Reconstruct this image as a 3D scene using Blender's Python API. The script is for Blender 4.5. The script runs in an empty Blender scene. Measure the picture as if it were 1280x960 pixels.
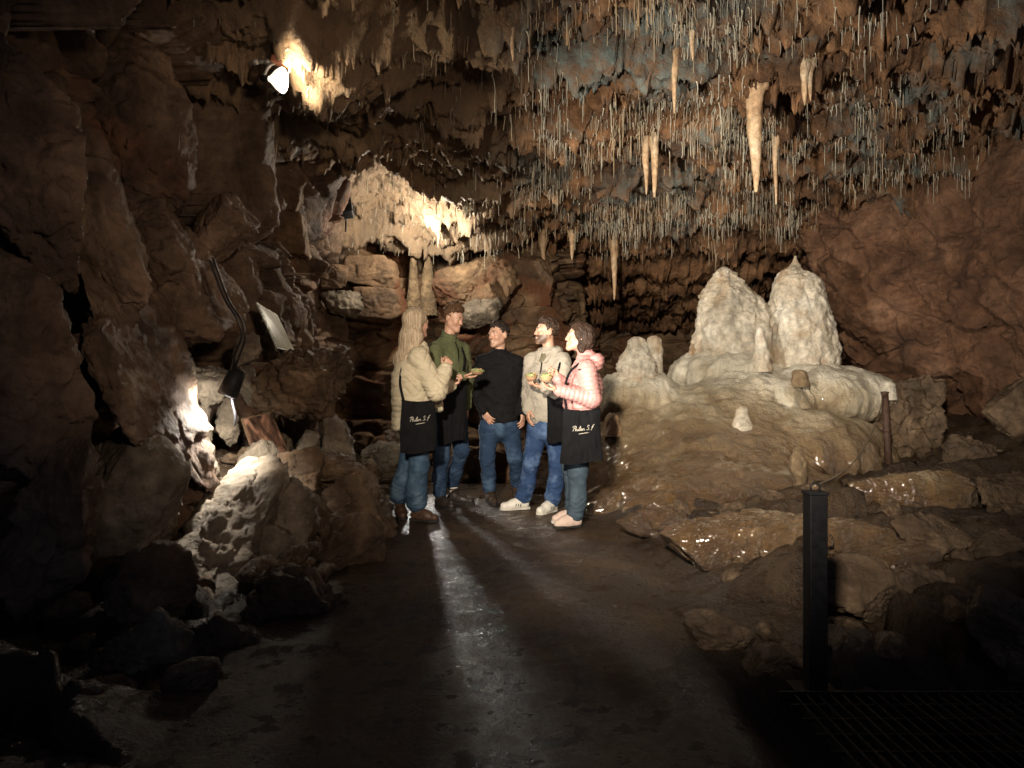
import bpy, bmesh, math, random
import numpy as np
from mathutils import Vector, Matrix, Euler

random.seed(7)
SC = bpy.context.scene
COL = SC.collection
F = 1280 * 24.0 / 36.0          # focal length in photo pixels
CZ = 1.17                       # camera height
R = math.radians

# ------------------------------------------------------------------ camera
cam = bpy.data.objects.new('camera', bpy.data.cameras.new('camera'))
COL.objects.link(cam)
cam.data.sensor_width = 36.0
cam.data.lens = 24.0
cam.data.clip_start = 0.05
cam.data.clip_end = 200.0
cam.location = (0, 0, CZ)
cam.rotation_euler = (R(90), 0, 0)
SC.camera = cam
SC.view_settings.view_transform = 'Standard'
SC.view_settings.look = 'None'
SC.view_settings.exposure = 0.42
SC.view_settings.gamma = 1.0
SC.render.engine = 'CYCLES'
SC.cycles.max_bounces = 5
SC.cycles.diffuse_bounces = 3
SC.cycles.glossy_bounces = 3
SC.cycles.sample_clamp_indirect = 4.0
SC.cycles.caustics_reflective = False
SC.cycles.caustics_refractive = False
try:
    SC.cycles.use_denoising = True
except Exception:
    pass

# ------------------------------------------------------------------ world: the faint blue-grey dark of the cave
W = bpy.data.worlds.new('World')
SC.world = W
W.use_nodes = True
bgn = W.node_tree.nodes['Background']
bgn.inputs['Color'].default_value = (0.70, 0.82, 1.22, 1)
bgn.inputs['Strength'].default_value = 0.075


def P(px, py, Y):
    """the place in the cave seen at photo pixel (px, py), Y metres in front of the camera"""
    return np.array(((px - 640) / F * Y, Y, CZ - (py - 480) / F * Y))


# ------------------------------------------------------------------ lights (lamps of the cave, and bare lights added to fill in)
def spot(name, loc, target, power, angle, blend=0.5, col=(1, 0.86, 0.68), radius=0.06):
    l = bpy.data.lights.new(name, 'SPOT')
    l.energy = power
    l.spot_size = R(angle)
    l.spot_blend = blend
    l.color = col
    l.shadow_soft_size = radius
    o = bpy.data.objects.new(name, l)
    COL.objects.link(o)
    o.location = loc
    d = Vector(target) - Vector(loc)
    o.rotation_euler = d.to_track_quat('-Z', 'Y').to_euler()
    return o


def point(name, loc, power, col=(1, 0.86, 0.68), radius=0.05):
    l = bpy.data.lights.new(name, 'POINT')
    l.energy = power
    l.color = col
    l.shadow_soft_size = radius
    o = bpy.data.objects.new(name, l)
    COL.objects.link(o)
    o.location = loc
    return o


spot('main_floodlight', (-0.75, -1.0, 2.7), (1.85, 7.4, 1.15), 3450, 49, 1.0, (1, 0.87, 0.70), 0.14)
spot('ceiling_fill', (-1.85, 2.2, 0.9), (3.7, 7.8, 3.45), 1600, 54, 0.9, (1, 0.92, 0.80), 0.10)  # added out of view to rake the ceiling and straws, no known lamp
spot('side_fill', (0.9, 0.2, 2.2), (-2.2, 6.8, 1.9), 300, 56, 1.0, (1, 0.74, 0.51), 0.15)  # added fill out of view, brightens the left wall and heap
spot('bulb_light', P(357, 102, 5.12), P(450, 60, 5.5), 34, 130, 0.5, (1, 0.80, 0.55), 0.05)
point('ledge_light', P(457, 268, 8.65), 4, (1, 0.93, 0.82), 0.04)
point('lip_light', P(532, 296, 8.75), 85, (1, 0.90, 0.74), 0.05)  # bare point added close to the rock to burn out the ceiling lip
spot('back_floodlight', P(523, 541, 8.05), (-0.10, 4.0, 0.0), 42, 60, 0.6, (1, 0.95, 0.86), 0.05)
spot('crevice_light', P(286, 500, 4.55), P(286, 500, 4.55) + np.array((-0.68, 0.16, -0.68)), 88, 164, 0.5, (1, 0.92, 0.80), 0.04)
point('passage_light', (7.0, 13.8, 2.2), 18, (0.45, 0.9, 0.85), 0.1)


# ------------------------------------------------------------------ numpy noise
_rng = np.random.RandomState(11)
_perm = np.concatenate([_rng.permutation(256)] * 3).astype(np.int32)
_g = _rng.normal(size=(256, 3))
_g = (_g / np.linalg.norm(_g, axis=1)[:, None]).astype(np.float32)
_rv = _rng.rand(256, 3).astype(np.float32)


def _hash(i, j, k):
    return _perm[_perm[_perm[i & 255] + (j & 255)] + (k & 255)]


def pn(p):
    """gradient noise, p (N,3) -> (N,) about -0.7..0.7"""
    p = np.asarray(p, np.float32)
    i0 = np.floor(p).astype(np.int32)
    f = p - i0
    u = f * f * f * (f * (f * 6 - 15) + 10)
    out = 0
    for dx in (0, 1):
        wx = u[:, 0] if dx else 1 - u[:, 0]
        for dy in (0, 1):
            wy = u[:, 1] if dy else 1 - u[:, 1]
            for dz in (0, 1):
                wz = u[:, 2] if dz else 1 - u[:, 2]
                g = _g[_hash(i0[:, 0] + dx, i0[:, 1] + dy, i0[:, 2] + dz)]
                d = (f[:, 0] - dx) * g[:, 0] + (f[:, 1] - dy) * g[:, 1] + (f[:, 2] - dz) * g[:, 2]
                out = out + wx * wy * wz * d
    return out


def fbm(p, octv=4, lac=2.03, gain=0.5, ridged=False):
    p = np.asarray(p, np.float32)
    a, s = 1.0, 0
    for o in range(octv):
        n = pn(p + o * 17.3)
        s = s + a * ((1 - 2.4 * np.abs(n)) if ridged else n)
        p = p * lac
        a *= gain
    return s


def worley(p, jitter=0.9):
    """nearest and second nearest feature distance, random vector of the cell, offset to it"""
    p = np.asarray(p, np.float32)
    i0 = np.floor(p).astype(np.int32)
    n = len(p)
    f1 = np.full(n, 9, np.float32)
    f2 = np.full(n, 9, np.float32)
    rid = np.zeros((n, 3), np.float32)
    off = np.zeros((n, 3), np.float32)
    for dx in (-1, 0, 1):
        for dy in (-1, 0, 1):
            for dz in (-1, 0, 1):
                c = i0 + np.array((dx, dy, dz), np.int32)
                h = _hash(c[:, 0], c[:, 1], c[:, 2])
                q = p - (c + 0.5 + jitter * (_rv[h] - 0.5))
                d = np.sqrt((q * q).sum(1))
                near = d < f1
                f2 = np.where(near, f1, np.minimum(f2, d))
                rid[near] = _rv[(h[near] * 7 + 3) & 255]
                off[near] = q[near]
                f1 = np.where(near, d, f1)
    return f1, f2, rid, off


def sstep(a, b, x):
    t = np.clip((x - a) / (b - a), 0, 1)
    return t * t * (3 - 2 * t)


def rotm(ax, ay, az):
    return np.array(Euler((R(ax), R(ay), R(az))).to_matrix(), np.float32)


def blocks(p, scale, rot, amp, tilt, crack, cw=0.10, warp=0.25, seed=0.0):
    """broken, blocky rock: each cell gets its own height and tilt, with open joints between"""
    q = (p @ rot.T) * np.asarray(scale, np.float32) + seed
    q = q + warp * np.stack([pn(q * 1.3 + 5.1), pn(q * 1.3 + 19.7), pn(q * 1.3 + 33.3)], 1)
    f1, f2, rid, off = worley(q)
    e = f2 - f1
    d = amp * (rid[:, 0] - 0.5) * 2
    d = d + tilt * ((rid - 0.5) * off).sum(1) * 2.4
    d = d - crack * (1 - sstep(0.0, cw, e))
    return d


# ------------------------------------------------------------------ mesh and object helpers
def mesh_np(name, v, f, smooth=True):
    me = bpy.data.meshes.new(name)
    v = np.ascontiguousarray(v, np.float32)
    f = np.ascontiguousarray(f, np.int32)
    k = f.shape[1]
    me.vertices.add(len(v))
    me.vertices.foreach_set('co', v.ravel())
    me.loops.add(f.size)
    me.loops.foreach_set('vertex_index', f.ravel())
    me.polygons.add(len(f))
    me.polygons.foreach_set('loop_start', np.arange(0, f.size, k, dtype=np.int32))
    me.polygons.foreach_set('loop_total', np.full(len(f), k, np.int32))
    me.update(calc_edges=True)
    if smooth:
        me.polygons.foreach_set('use_smooth', np.ones(len(f), bool))
    return me


def grid_faces(nu, nv, flip=False):
    a = np.arange(nu * nv).reshape(nu, nv)
    q = np.stack([a[:-1, :-1], a[1:, :-1], a[1:, 1:], a[:-1, 1:]], -1).reshape(-1, 4)
    return q[:, ::-1] if flip else q


def gnormal(g):
    n = np.cross(np.gradient(g, axis=0), np.gradient(g, axis=1))
    return n / np.maximum(np.linalg.norm(n, axis=2)[..., None], 1e-9)


def add(name, me, mat=None, parent=None, label=None, cat=None, group=None, kind=None, loc=None):
    o = bpy.data.objects.new(name, me)
    COL.objects.link(o)
    if me is not None and mat is not None:
        for m in (mat if isinstance(mat, (list, tuple)) else [mat]):
            me.materials.append(m)
    if parent is not None:
        o.parent = parent
    if loc is not None:
        o.location = loc
    if label:
        o['label'] = label
    if cat:
        o['category'] = cat
    if group:
        o['group'] = group
    if kind:
        o['kind'] = kind
    return o


def empty(name, loc, label, cat, group=None):
    return add(name, None, None, None, label, cat, group, None, loc)


def bm_obj(name, bm, mat, parent=None, smooth=True, **kw):
    me = bpy.data.meshes.new(name)
    bmesh.ops.recalc_face_normals(bm, faces=bm.faces)
    bm.to_mesh(me)
    bm.free()
    if smooth:
        for p in me.polygons:
            p.use_smooth = True
    return add(name, me, mat, parent, **kw)


def tube_vf(pts, rad, n=10, cap=True):
    pts = np.asarray(pts, float)
    m = len(pts)
    rad = np.broadcast_to(np.asarray(rad, float), (m,))
    t = np.gradient(pts, axis=0)
    t /= np.maximum(np.linalg.norm(t, axis=1)[:, None], 1e-9)
    up = np.array((0.31, 0.2, 0.93))
    if abs(t[0] @ up) > 0.9:
        up = np.array((1.0, 0.1, 0.0))
    v = []
    s = np.cross(t[0], up)
    for i in range(m):
        s = s - t[i] * (s @ t[i])
        s /= np.linalg.norm(s)
        b = np.cross(t[i], s)
        for k in range(n):
            a = 2 * math.pi * k / n
            v.append(pts[i] + rad[i] * (math.cos(a) * s + math.sin(a) * b))
    f = []
    for i in range(m - 1):
        for k in range(n):
            f.append((i * n + k, i * n + (k + 1) % n, (i + 1) * n + (k + 1) % n, (i + 1) * n + k))
    v = [tuple(x) for x in v]
    if cap:
        f.append(tuple(range(n))[::-1])
        f.append(tuple((m - 1) * n + k for k in range(n)))
    return v, f


def tube(name, pts, rad, mat, parent=None, n=10, **kw):
    v, f = tube_vf(pts, rad, n)
    me = bpy.data.meshes.new(name)
    me.from_pydata(v, [], f)
    for p in me.polygons:
        p.use_smooth = len(p.vertices) == 4
    return add(name, me, mat, parent, **kw)


def spline(pts, n=40):
    """Catmull-Rom through points"""
    pts = np.asarray(pts, float)
    m = len(pts)
    t = np.linspace(0, m - 1 - 1e-6, n)
    i = t.astype(int)
    u = (t - i)[:, None]
    p0 = pts[np.clip(i - 1, 0, m - 1)]
    p1 = pts[i]
    p2 = pts[np.clip(i + 1, 0, m - 1)]
    p3 = pts[np.clip(i + 2, 0, m - 1)]
    return 0.5 * (2 * p1 + (p2 - p0) * u + (2 * p0 - 5 * p1 + 4 * p2 - p3) * u ** 2 + (3 * p1 - p0 - 3 * p2 + p3) * u ** 3)


def box_bm(bm, size, mtx=None, bevel=0.0):
    r = bmesh.ops.create_cube(bm, size=1.0)
    vs = r['verts']
    bmesh.ops.scale(bm, vec=size, verts=vs)
    if bevel:
        es = list({e for v in vs for e in v.link_edges})
        b = bmesh.ops.bevel(bm, geom=es, offset=bevel, segments=2, affect='EDGES', profile=0.5)
        vs = list({v for f in b['faces'] for v in f.verts} | {v for v in vs if v.is_valid})
    if mtx is not None:
        bmesh.ops.transform(bm, matrix=mtx, verts=[v for v in vs if v.is_valid])
    return vs


def net(ctrl, nu, nv):
    """smooth surface through a net of control points (rows, cols, 3)"""
    c = np.asarray(ctrl, float)
    a = np.stack([spline(c[:, j], nu) for j in range(c.shape[1])], 1)
    return np.stack([spline(a[i], nv) for i in range(nu)], 0)


# ------------------------------------------------------------------ materials
def nt(mat):
    mat.use_nodes = True
    return mat.node_tree, mat.node_tree.nodes['Principled BSDF']


def node(t, typ, **kw):
    n = t.nodes.new(typ)
    for k, v in kw.items():
        setattr(n, k, v)
    return n


def noise(t, vec, scale, detail=6, rough=0.55, dist=0.0):
    n = node(t, 'ShaderNodeTexNoise')
    n.inputs['Scale'].default_value = scale
    n.inputs['Detail'].default_value = detail
    n.inputs['Roughness'].default_value = rough
    n.inputs['Distortion'].default_value = dist
    if vec is not None:
        t.links.new(vec, n.inputs['Vector'])
    return n.outputs['Fac']


def ramp(t, fac, stops):
    n = node(t, 'ShaderNodeValToRGB')
    el = n.color_ramp.elements
    while len(el) < len(stops):
        el.new(0.5)
    for e, (p, c) in zip(el, stops):
        e.position = p
        e.color = (c, c, c, 1) if isinstance(c, (int, float)) else (*c, 1)
    t.links.new(fac, n.inputs['Fac'])
    return n.outputs['Color']


def mix(t, fac, a, b, mode='MIX'):
    n = node(t, 'ShaderNodeMix', data_type='RGBA', blend_type=mode)
    for s, v in ((0, fac), (6, a), (7, b)):
        if isinstance(v, (int, float)):
            n.inputs[s].default_value = v
        elif isinstance(v, tuple):
            n.inputs[s].default_value = (*v, 1)
        else:
            t.links.new(v, n.inputs[s])
    return n.outputs[2]


def stretch(t, vec, sc, rot=(0, 0, 0)):
    n = node(t, 'ShaderNodeMapping')
    n.inputs['Scale'].default_value = sc
    n.inputs['Rotation'].default_value = [R(a) for a in rot]
    t.links.new(vec, n.inputs['Vector'])
    return n.outputs['Vector']


def math_n(t, op, a, b=0.0, clamp=False):
    n = node(t, 'ShaderNodeMath', operation=op, use_clamp=clamp)
    for i, v in enumerate((a, b)):
        if isinstance(v, (int, float)):
            n.inputs[i].default_value = v
        else:
            t.links.new(v, n.inputs[i])
    return n.outputs[0]


def rock_mat(name, dark, mid, light, scale=1.0, rough=(0.45, 0.85), bump=0.5, fine=0.012, strat=None, stain=None, stain_at=(0.52, 0.6),
             pale=None, spec=0.35, local=False, cracks=0.0, chips=0.0, east=None):
    """rock: two scales of mottling, optional stain colour and bedding streaks, grain relief, damp patches in the gloss"""
    m = bpy.data.materials.new(name)
    t, b = nt(m)
    vec = node(t, 'ShaderNodeTexCoord').outputs['Object'] if local else node(t, 'ShaderNodeNewGeometry').outputs['Position']
    big = noise(t, vec, 1.1 * scale, 5, 0.6, 0.4)
    sm = noise(t, vec, 4.5 * scale, 13, 0.72)
    c = ramp(t, big, [(0.30, dark), (0.52, mid), (0.72, light)])
    c = mix(t, 0.75, c, ramp(t, sm, [(0.32, 0.38), (0.5, 0.95), (0.70, 1.65)]), 'MULTIPLY')
    h = math_n(t, 'MULTIPLY', sm, 1.3)
    if strat is not None:
        sc, rot = strat
        st = noise(t, stretch(t, vec, sc, rot), 1.0, 6, 0.6, 0.6)
        c = mix(t, 0.7, c, ramp(t, st, [(0.35, 0.5), (0.5, 1.0), (0.68, 1.45)]), 'MULTIPLY')
        h = math_n(t, 'ADD', h, math_n(t, 'MULTIPLY', st, 0.9))
    if stain is not None:
        sn = noise(t, vec, 0.75 * scale, 7, 0.65, 0.8)
        fac = ramp(t, sn, [(stain_at[0], 0.0), (stain_at[1], 1.0)])
        if east is not None:      # the bare grey limestone shows only in the right part of the roof, cream calcite in the left
            sx_ = node(t, 'ShaderNodeSeparateXYZ')
            t.links.new(vec, sx_.inputs[0])
            e_ = ramp(t, math_n(t, 'MULTIPLY', math_n(t, 'ADD', sx_.outputs['X'], 0.4), 0.35), [(0.0, 0.0), (0.22, 1.0)])
            ye_ = ramp(t, math_n(t, 'MULTIPLY', sx_.outputs['Y'], 0.05), [(0.495, 1.0), (0.535, 0.0)])
            brk = ramp(t, noise(t, vec, 7.0, 6, 0.7), [(0.40, 0.15), (0.60, 1.0)])
            fac2 = math_n(t, 'MULTIPLY', math_n(t, 'MULTIPLY', math_n(t, 'MULTIPLY', fac, brk), e_), ye_)
            c = mix(t, math_n(t, 'MULTIPLY', math_n(t, 'SUBTRACT', 1.0, e_), 0.65), c, east)
            fac = fac2
        c = mix(t, fac, c, stain)
    if pale is not None:
        pv = noise(t, vec, 2.3 * scale, 7, 0.7, 1.2)
        c = mix(t, ramp(t, pv, [(0.60, 0.0), (0.70, 0.8)]), c, pale)
    if cracks:
        vo = node(t, 'ShaderNodeTexVoronoi', feature='DISTANCE_TO_EDGE')
        vo.inputs['Scale'].default_value = 2.6 * scale
        wv = node(t, 'ShaderNodeMix', data_type='VECTOR')
        wv.inputs[0].default_value = 0.25
        wn = node(t, 'ShaderNodeTexNoise')
        wn.inputs['Scale'].default_value = 2.0
        t.links.new(vec, wn.inputs['Vector'])
        t.links.new(vec, wv.inputs[4])
        t.links.new(wn.outputs['Color'], wv.inputs[5])
        t.links.new(wv.outputs[1], vo.inputs['Vector'])
        ck = ramp(t, vo.outputs['Distance'], [(0.0, 0.0), (0.035, 1.0)])
        h = math_n(t, 'ADD', h, math_n(t, 'MULTIPLY', ck, cracks))
    if chips:
        vc = node(t, 'ShaderNodeTexVoronoi', feature='F1')
        vc.inputs['Scale'].default_value = 7 * scale
        wq = node(t, 'ShaderNodeMix', data_type='VECTOR')
        wq.inputs[0].default_value = 0.12
        wn2 = node(t, 'ShaderNodeTexNoise')
        wn2.inputs['Scale'].default_value = 6.0
        t.links.new(vec, wn2.inputs['Vector'])
        t.links.new(vec, wq.inputs[4])
        t.links.new(wn2.outputs['Color'], wq.inputs[5])
        t.links.new(wq.outputs[1], vc.inputs['Vector'])
        h = math_n(t, 'ADD', h, math_n(t, 'MULTIPLY', vc.outputs['Distance'], -chips))
        c = mix(t, 0.35, c, ramp(t, vc.outputs['Color'], [(0.2, 0.7), (0.8, 1.25)]), 'MULTIPLY')
    t.links.new(c, b.inputs['Base Color'])
    wet = noise(t, vec, 1.7 * scale, 5, 0.6)
    t.links.new(ramp(t, wet, [(0.35, rough[0]), (0.62, rough[1])]), b.inputs['Roughness'])
    b.inputs['Specular IOR Level'].default_value = spec
    grain = noise(t, vec, 38 * scale, 8, 0.75)
    h = math_n(t, 'ADD', h, math_n(t, 'MULTIPLY', grain, 0.25))
    bp = node(t, 'ShaderNodeBump')
    bp.inputs['Strength'].default_value = bump
    bp.inputs['Distance'].default_value = fine * 9
    t.links.new(h, bp.inputs['Height'])
    t.links.new(bp.outputs['Normal'], b.inputs['Normal'])
    return m


def plain(name, col, rough=0.6, spec=0.4, metal=0.0, var=0.25, nscale=40, bump=0.15, bd=0.003):
    """small made things: colour with a little uneven wear and grain"""
    m = bpy.data.materials.new(name)
    t, b = nt(m)
    vec = node(t, 'ShaderNodeTexCoord').outputs['Object']
    n = noise(t, vec, nscale, 5, 0.6)
    c = mix(t, 1.0, tuple(col), ramp(t, n, [(0.3, 1 - var), (0.7, 1 + var)]), 'MULTIPLY')
    t.links.new(c, b.inputs['Base Color'])
    t.links.new(ramp(t, n, [(0.3, max(rough - 0.12, 0.05)), (0.7, min(rough + 0.12, 1))]), b.inputs['Roughness'])
    b.inputs['Specular IOR Level'].default_value = spec
    b.inputs['Metallic'].default_value = metal
    if bump:
        bp = node(t, 'ShaderNodeBump')
        bp.inputs['Strength'].default_value = bump
        bp.inputs['Distance'].default_value = bd
        t.links.new(n, bp.inputs['Height'])
        t.links.new(bp.outputs['Normal'], b.inputs['Normal'])
    return m


def emit(name, col, strength):
    m = bpy.data.materials.new(name)
    t, b = nt(m)
    b.inputs['Base Color'].default_value = (*col, 1)
    b.inputs['Emission Color'].default_value = (*col, 1)
    b.inputs['Emission Strength'].default_value = strength
    return m


M_LEFT = rock_mat('left_rock', (0.052, 0.034, 0.025), (0.135, 0.088, 0.058), (0.23, 0.16, 0.11), 1.2, (0.4, 0.8), 0.6, 0.012,
                  strat=((3, 2.2, 0.7), (30, 0, 0)), stain=(0.14, 0.065, 0.035), stain_at=(0.56, 0.68), chips=0.5)
M_BACK = rock_mat('back_rock', (0.055, 0.034, 0.022), (0.16, 0.098, 0.054), (0.30, 0.20, 0.11), 1.2, (0.4, 0.8), 0.6, 0.012,
                  strat=((1.0, 1.0, 4.0), (0, 6, 0)), stain=(0.13, 0.05, 0.022), stain_at=(0.5, 0.62))
M_CEIL = rock_mat('ceiling_rock', (0.08, 0.042, 0.022), (0.20, 0.10, 0.046), (0.32, 0.18, 0.09), 1.1, (0.35, 0.75), 0.7, 0.014,
                  strat=((1.2, 4.5, 2.5), (0, 0, 12)), stain=(0.150, 0.175, 0.158), stain_at=(0.49, 0.60), chips=0.4, east=(0.27, 0.205, 0.135))
M_RIGHT = rock_mat('right_rock', (0.095, 0.046, 0.026), (0.225, 0.115, 0.064), (0.31, 0.175, 0.105), 1.2, (0.5, 0.85), 0.8, 0.02,
                   stain=(0.10, 0.06, 0.04), stain_at=(0.55, 0.75), chips=0.25)
M_RUBBLE = rock_mat('rubble_rock', (0.05, 0.034, 0.022), (0.130, 0.086, 0.052), (0.225, 0.16, 0.10), 1.6, (0.35, 0.8), 0.6, 0.010, strat=((1.5, 1.5, 6), (20, 10, 0)), local=True, chips=0.6)
M_BOULDER = rock_mat('grey_boulder', (0.085, 0.068, 0.050), (0.18, 0.148, 0.110), (0.29, 0.245, 0.185), 1.6, (0.55, 0.9), 0.6, 0.010, strat=((1.0, 1.5, 5), (15, 25, 0)), local=True, chips=0.4)
M_CALC = rock_mat('white_calcite', (0.44, 0.37, 0.27), (0.60, 0.54, 0.44), (0.70, 0.66, 0.57), 2.4, (0.35, 0.75), 0.7, 0.010, stain=(0.42, 0.27, 0.145), stain_at=(0.50, 0.70), local=False)
M_STAL = rock_mat('stalactite_calcite', (0.36, 0.22, 0.12), (0.50, 0.34, 0.20), (0.58, 0.46, 0.32), 4.0, (0.25, 0.6), 0.4, 0.006)
M_STRAW = rock_mat('straw_calcite', (0.27, 0.225, 0.155), (0.41, 0.375, 0.29), (0.48, 0.465, 0.38), 1.2, (0.25, 0.6), 0.2, 0.003, stain=(0.42, 0.27, 0.14), stain_at=(0.5, 0.62))
M_COLUMN = rock_mat('column_calcite', (0.10, 0.07, 0.04), (0.20, 0.14, 0.08), (0.30, 0.22, 0.13), 3.0, (0.4, 0.8), 0.7, 0.010, chips=0.5)


# ================================================================== THE CAVE
# ---- floor: one sheet; a trodden wet path, rubble rising on the left, a rock bank on the right
def path_edges(y):
    left = np.interp(y, [0, 2.5, 4, 6, 7.5, 9], [-1.2, -1.12, -1.0, -1.1, -1.5, -2.0])
    right = np.interp(y, [0, 2.6, 3.5, 4.6, 6.2, 7.2, 9], [1.1, 1.0, 0.98, 0.85, 0.66, 0.7, 0.9])
    return left, right


def floor_z(x, y, fine=True):
    x = np.atleast_1d(np.asarray(x, np.float32))
    y = np.atleast_1d(np.asarray(y, np.float32))
    p = np.stack([x, y, 0 * x], 1)
    l, r = path_edges(y)
    w = 0.12 * pn(p * 1.3 + 3)
    dl = np.clip(l - x + w, 0, None)
    dr = np.clip(x - r + w, 0, None)
    pile = np.interp(y, [0, 2.4, 3.5, 4.0, 4.6, 5.2, 6.0, 7.0, 8.5], [0.0, 0.02, 0.03, 0.08, 0.26, 0.48, 0.55, 0.42, 0.30])
    zl = pile * sstep(0, 0.75, dl) + 0.10 * sstep(0.8, 2, dl)
    bank = np.interp(y, [0, 3, 4.5, 6, 7.5, 9, 12], [0.05, 0.10, 0.13, 0.10, 0.15, 0.30, 0.5])
    zr = bank * sstep(0, 0.5, dr) + 0.10 * np.clip(dr - 1.0, 0, 4)
    z = zl + zr
    z = z - 0.20 * np.exp(-(((x - 3.1) / 0.9) ** 2 + ((y - 6.95) / 0.45) ** 2)) - 0.30 * np.exp(-(((x - 4.6) / 0.7) ** 2 + ((y - 7.9) / 0.55) ** 2))
    off = np.clip(sstep(0.02, 0.5, dl) + sstep(0.05, 0.6, dr), 0, 1)
    if fine:
        b = blocks(p, (0.95, 2.1, 1.0), rotm(0, 0, 14), 0.08, 0.14, 0.07, 0.10, 0.35, 4.0)
        b2 = blocks(p, (2.6, 5.0, 1.0), rotm(0, 0, -12), 0.022, 0.03, 0.012, 0.12, 0.35, 9.0)
        z = z + off * (b + b2 + 0.032 * fbm(p * np.array((5, 9, 1)), 4, ridged=True))
        z = z - 0.22 * sstep(0.75, 1.05, x) * sstep(3.0, 2.5, y)      # pit under the grating
        z = z + (1 - off) * (0.020 * fbm(p * 1.5 + 7, 3) + 0.005 * fbm(p * 9, 3))
    return z


def adapt(a, b, n, dens):
    """n samples of [a,b] with density function"""
    s = np.linspace(a, b, 2000)
    c = np.cumsum(dens(s))
    c = (c - c[0]) / (c[-1] - c[0])
    return np.interp(np.linspace(0, 1, n), c, s)


ys = adapt(-0.8, 17, 430, lambda y: 1 / np.clip(y, 1.6, 12) ** 1.15)
xs = adapt(-4.2, 8.5, 420, lambda x: np.where((x > -2.4) & (x < 4.2), 1.6, 0.7))
XX, YY = np.meshgrid(xs, ys, indexing='ij')
ZZ = floor_z(XX.ravel(), YY.ravel()).reshape(XX.shape)
m_floor = bpy.data.materials.new('wet_floor')
t, b = nt(m_floor)
vec = node(t, 'ShaderNodeNewGeometry').outputs['Position']
n1 = noise(t, vec, 1.3, 6, 0.6, 0.5)
n2 = noise(t, vec, 24, 6, 0.7)
n3 = noise(t, vec, 48, 5, 0.7)
c = ramp(t, n1, [(0.3, (0.020, 0.013, 0.009)), (0.5, (0.045, 0.028, 0.016)), (0.7, (0.095, 0.058, 0.028))])
c = mix(t, 0.8, c, ramp(t, n2, [(0.3, 0.55), (0.7, 1.5)]), 'MULTIPLY')
t.links.new(c, b.inputs['Base Color'])
t.links.new(ramp(t, noise(t, vec, 5.5, 9, 0.72), [(0.40, 0.16), (0.60, 0.62)]), b.inputs['Roughness'])
b.inputs['Specular IOR Level'].default_value = 0.5
bp = node(t, 'ShaderNodeBump')
bp.inputs['Strength'].default_value = 1.0
bp.inputs['Distance'].default_value = 0.022
t.links.new(math_n(t, 'ADD', math_n(t, 'MULTIPLY', n2, 0.5), n3), bp.inputs['Height'])
t.links.new(bp.outputs['Normal'], b.inputs['Normal'])
add('cave_floor', mesh_np('cave_floor', np.stack([XX, YY, ZZ], -1).reshape(-1, 3), grid_faces(len(xs), len(ys))), m_floor, kind='structure')


# ---- ceiling: steps down towards the back in curved, undercut bands
def ceil_z(x, y):
    x = np.asarray(x, np.float32).ravel()
    y = np.asarray(y, np.float32).ravel()
    p = np.stack([x, y, 0 * x], 1)
    base = 4.32 - 0.155 * (y - 4.5) + 0.075 * np.clip(x, -3, 6)
    wy = y + 0.75 * pn(p * 0.55 + 2.0) + 0.35 * pn(p * 1.6 + 8) - 0.10 * x
    s = wy * 1.15
    k = np.floor(s)
    fr = s - k
    step = (sstep(0.0, 0.16, fr) - fr) * 0.30          # drop at the lip, then a slow rise
    z = base - step
    s2 = wy * 3.3 + 0.8 * pn(p * 2.1)
    f2 = s2 - np.floor(s2)
    z = z - (sstep(0.0, 0.22, f2) - f2) * 0.085
    z = z + 0.16 * fbm(p * 0.8 + 4, 3) + 0.055 * fbm(np.stack([x * 2.0, y * 5.0, 0 * x], 1) + 6, 4, ridged=True) * 0.7
    b = blocks(p, (2.2, 3.4, 1), rotm(0, 0, -10), 0.05, 0.16, 0.05, 0.10, 0.4, 2.0)
    b3 = blocks(p, (5.5, 9.0, 1), rotm(0, 0, -14), 0.02, 0.075, 0.02, 0.12, 0.4, 6.0)
    rip = fbm(np.stack([x * 5.0, y * 15.0 + 2 * pn(p * 2), 0 * x], 1) + 16, 3, ridged=True)
    z = z + b + b3 + 0.022 * rip + 0.02 * fbm(p * 11, 4)
    z = z - 0.42 * np.exp(-(((x + 1.40) / 0.45) ** 2 + ((y - 5.55) / 0.5) ** 2))      # knob of ceiling by the bulb
    # the lamp niche at the left rear, and the sag of its lip
    z = z + 0.60 * np.exp(-(((x + 1.75) / 0.60) ** 2 + ((y - 8.5) / 0.7) ** 2))
    z = z - 0.25 * np.exp(-(((x + 0.9) / 0.8) ** 2 + ((y - 9.6) / 0.5) ** 2))
    z = z - 0.35 * sstep(10.6, 13.5, y) * sstep(6.5, 4.0, x)
    return z


cys = adapt(-0.8, 17, 470, lambda y: np.where(y < 4, 0.35, np.where(y < 11, 1.0, 0.2)))
cxs = adapt(-4.2, 9, 560, lambda x: np.where((x > -3) & (x < 6.3), 1.0, 0.4))
XX, YY = np.meshgrid(cxs, cys, indexing='ij')
ZC = ceil_z(XX, YY).reshape(XX.shape)
add('cave_ceiling', mesh_np('cave_ceiling', np.stack([XX, YY, ZC], -1).reshape(-1, 3), grid_faces(len(cxs), len(cys), True)), M_CEIL, kind='structure')


def ceil_hit(px, py, d0=3.5, d1=12.0):
    """how far along the line of sight the ceiling is met"""
    D = np.linspace(d0, d1, 500)
    z = CZ - (py - 480) / F * D
    h = ceil_z((px - 640) / F * D, D)
    w = np.nonzero(z > h)[0]
    return float(D[w[0]]) if len(w) else None


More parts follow.
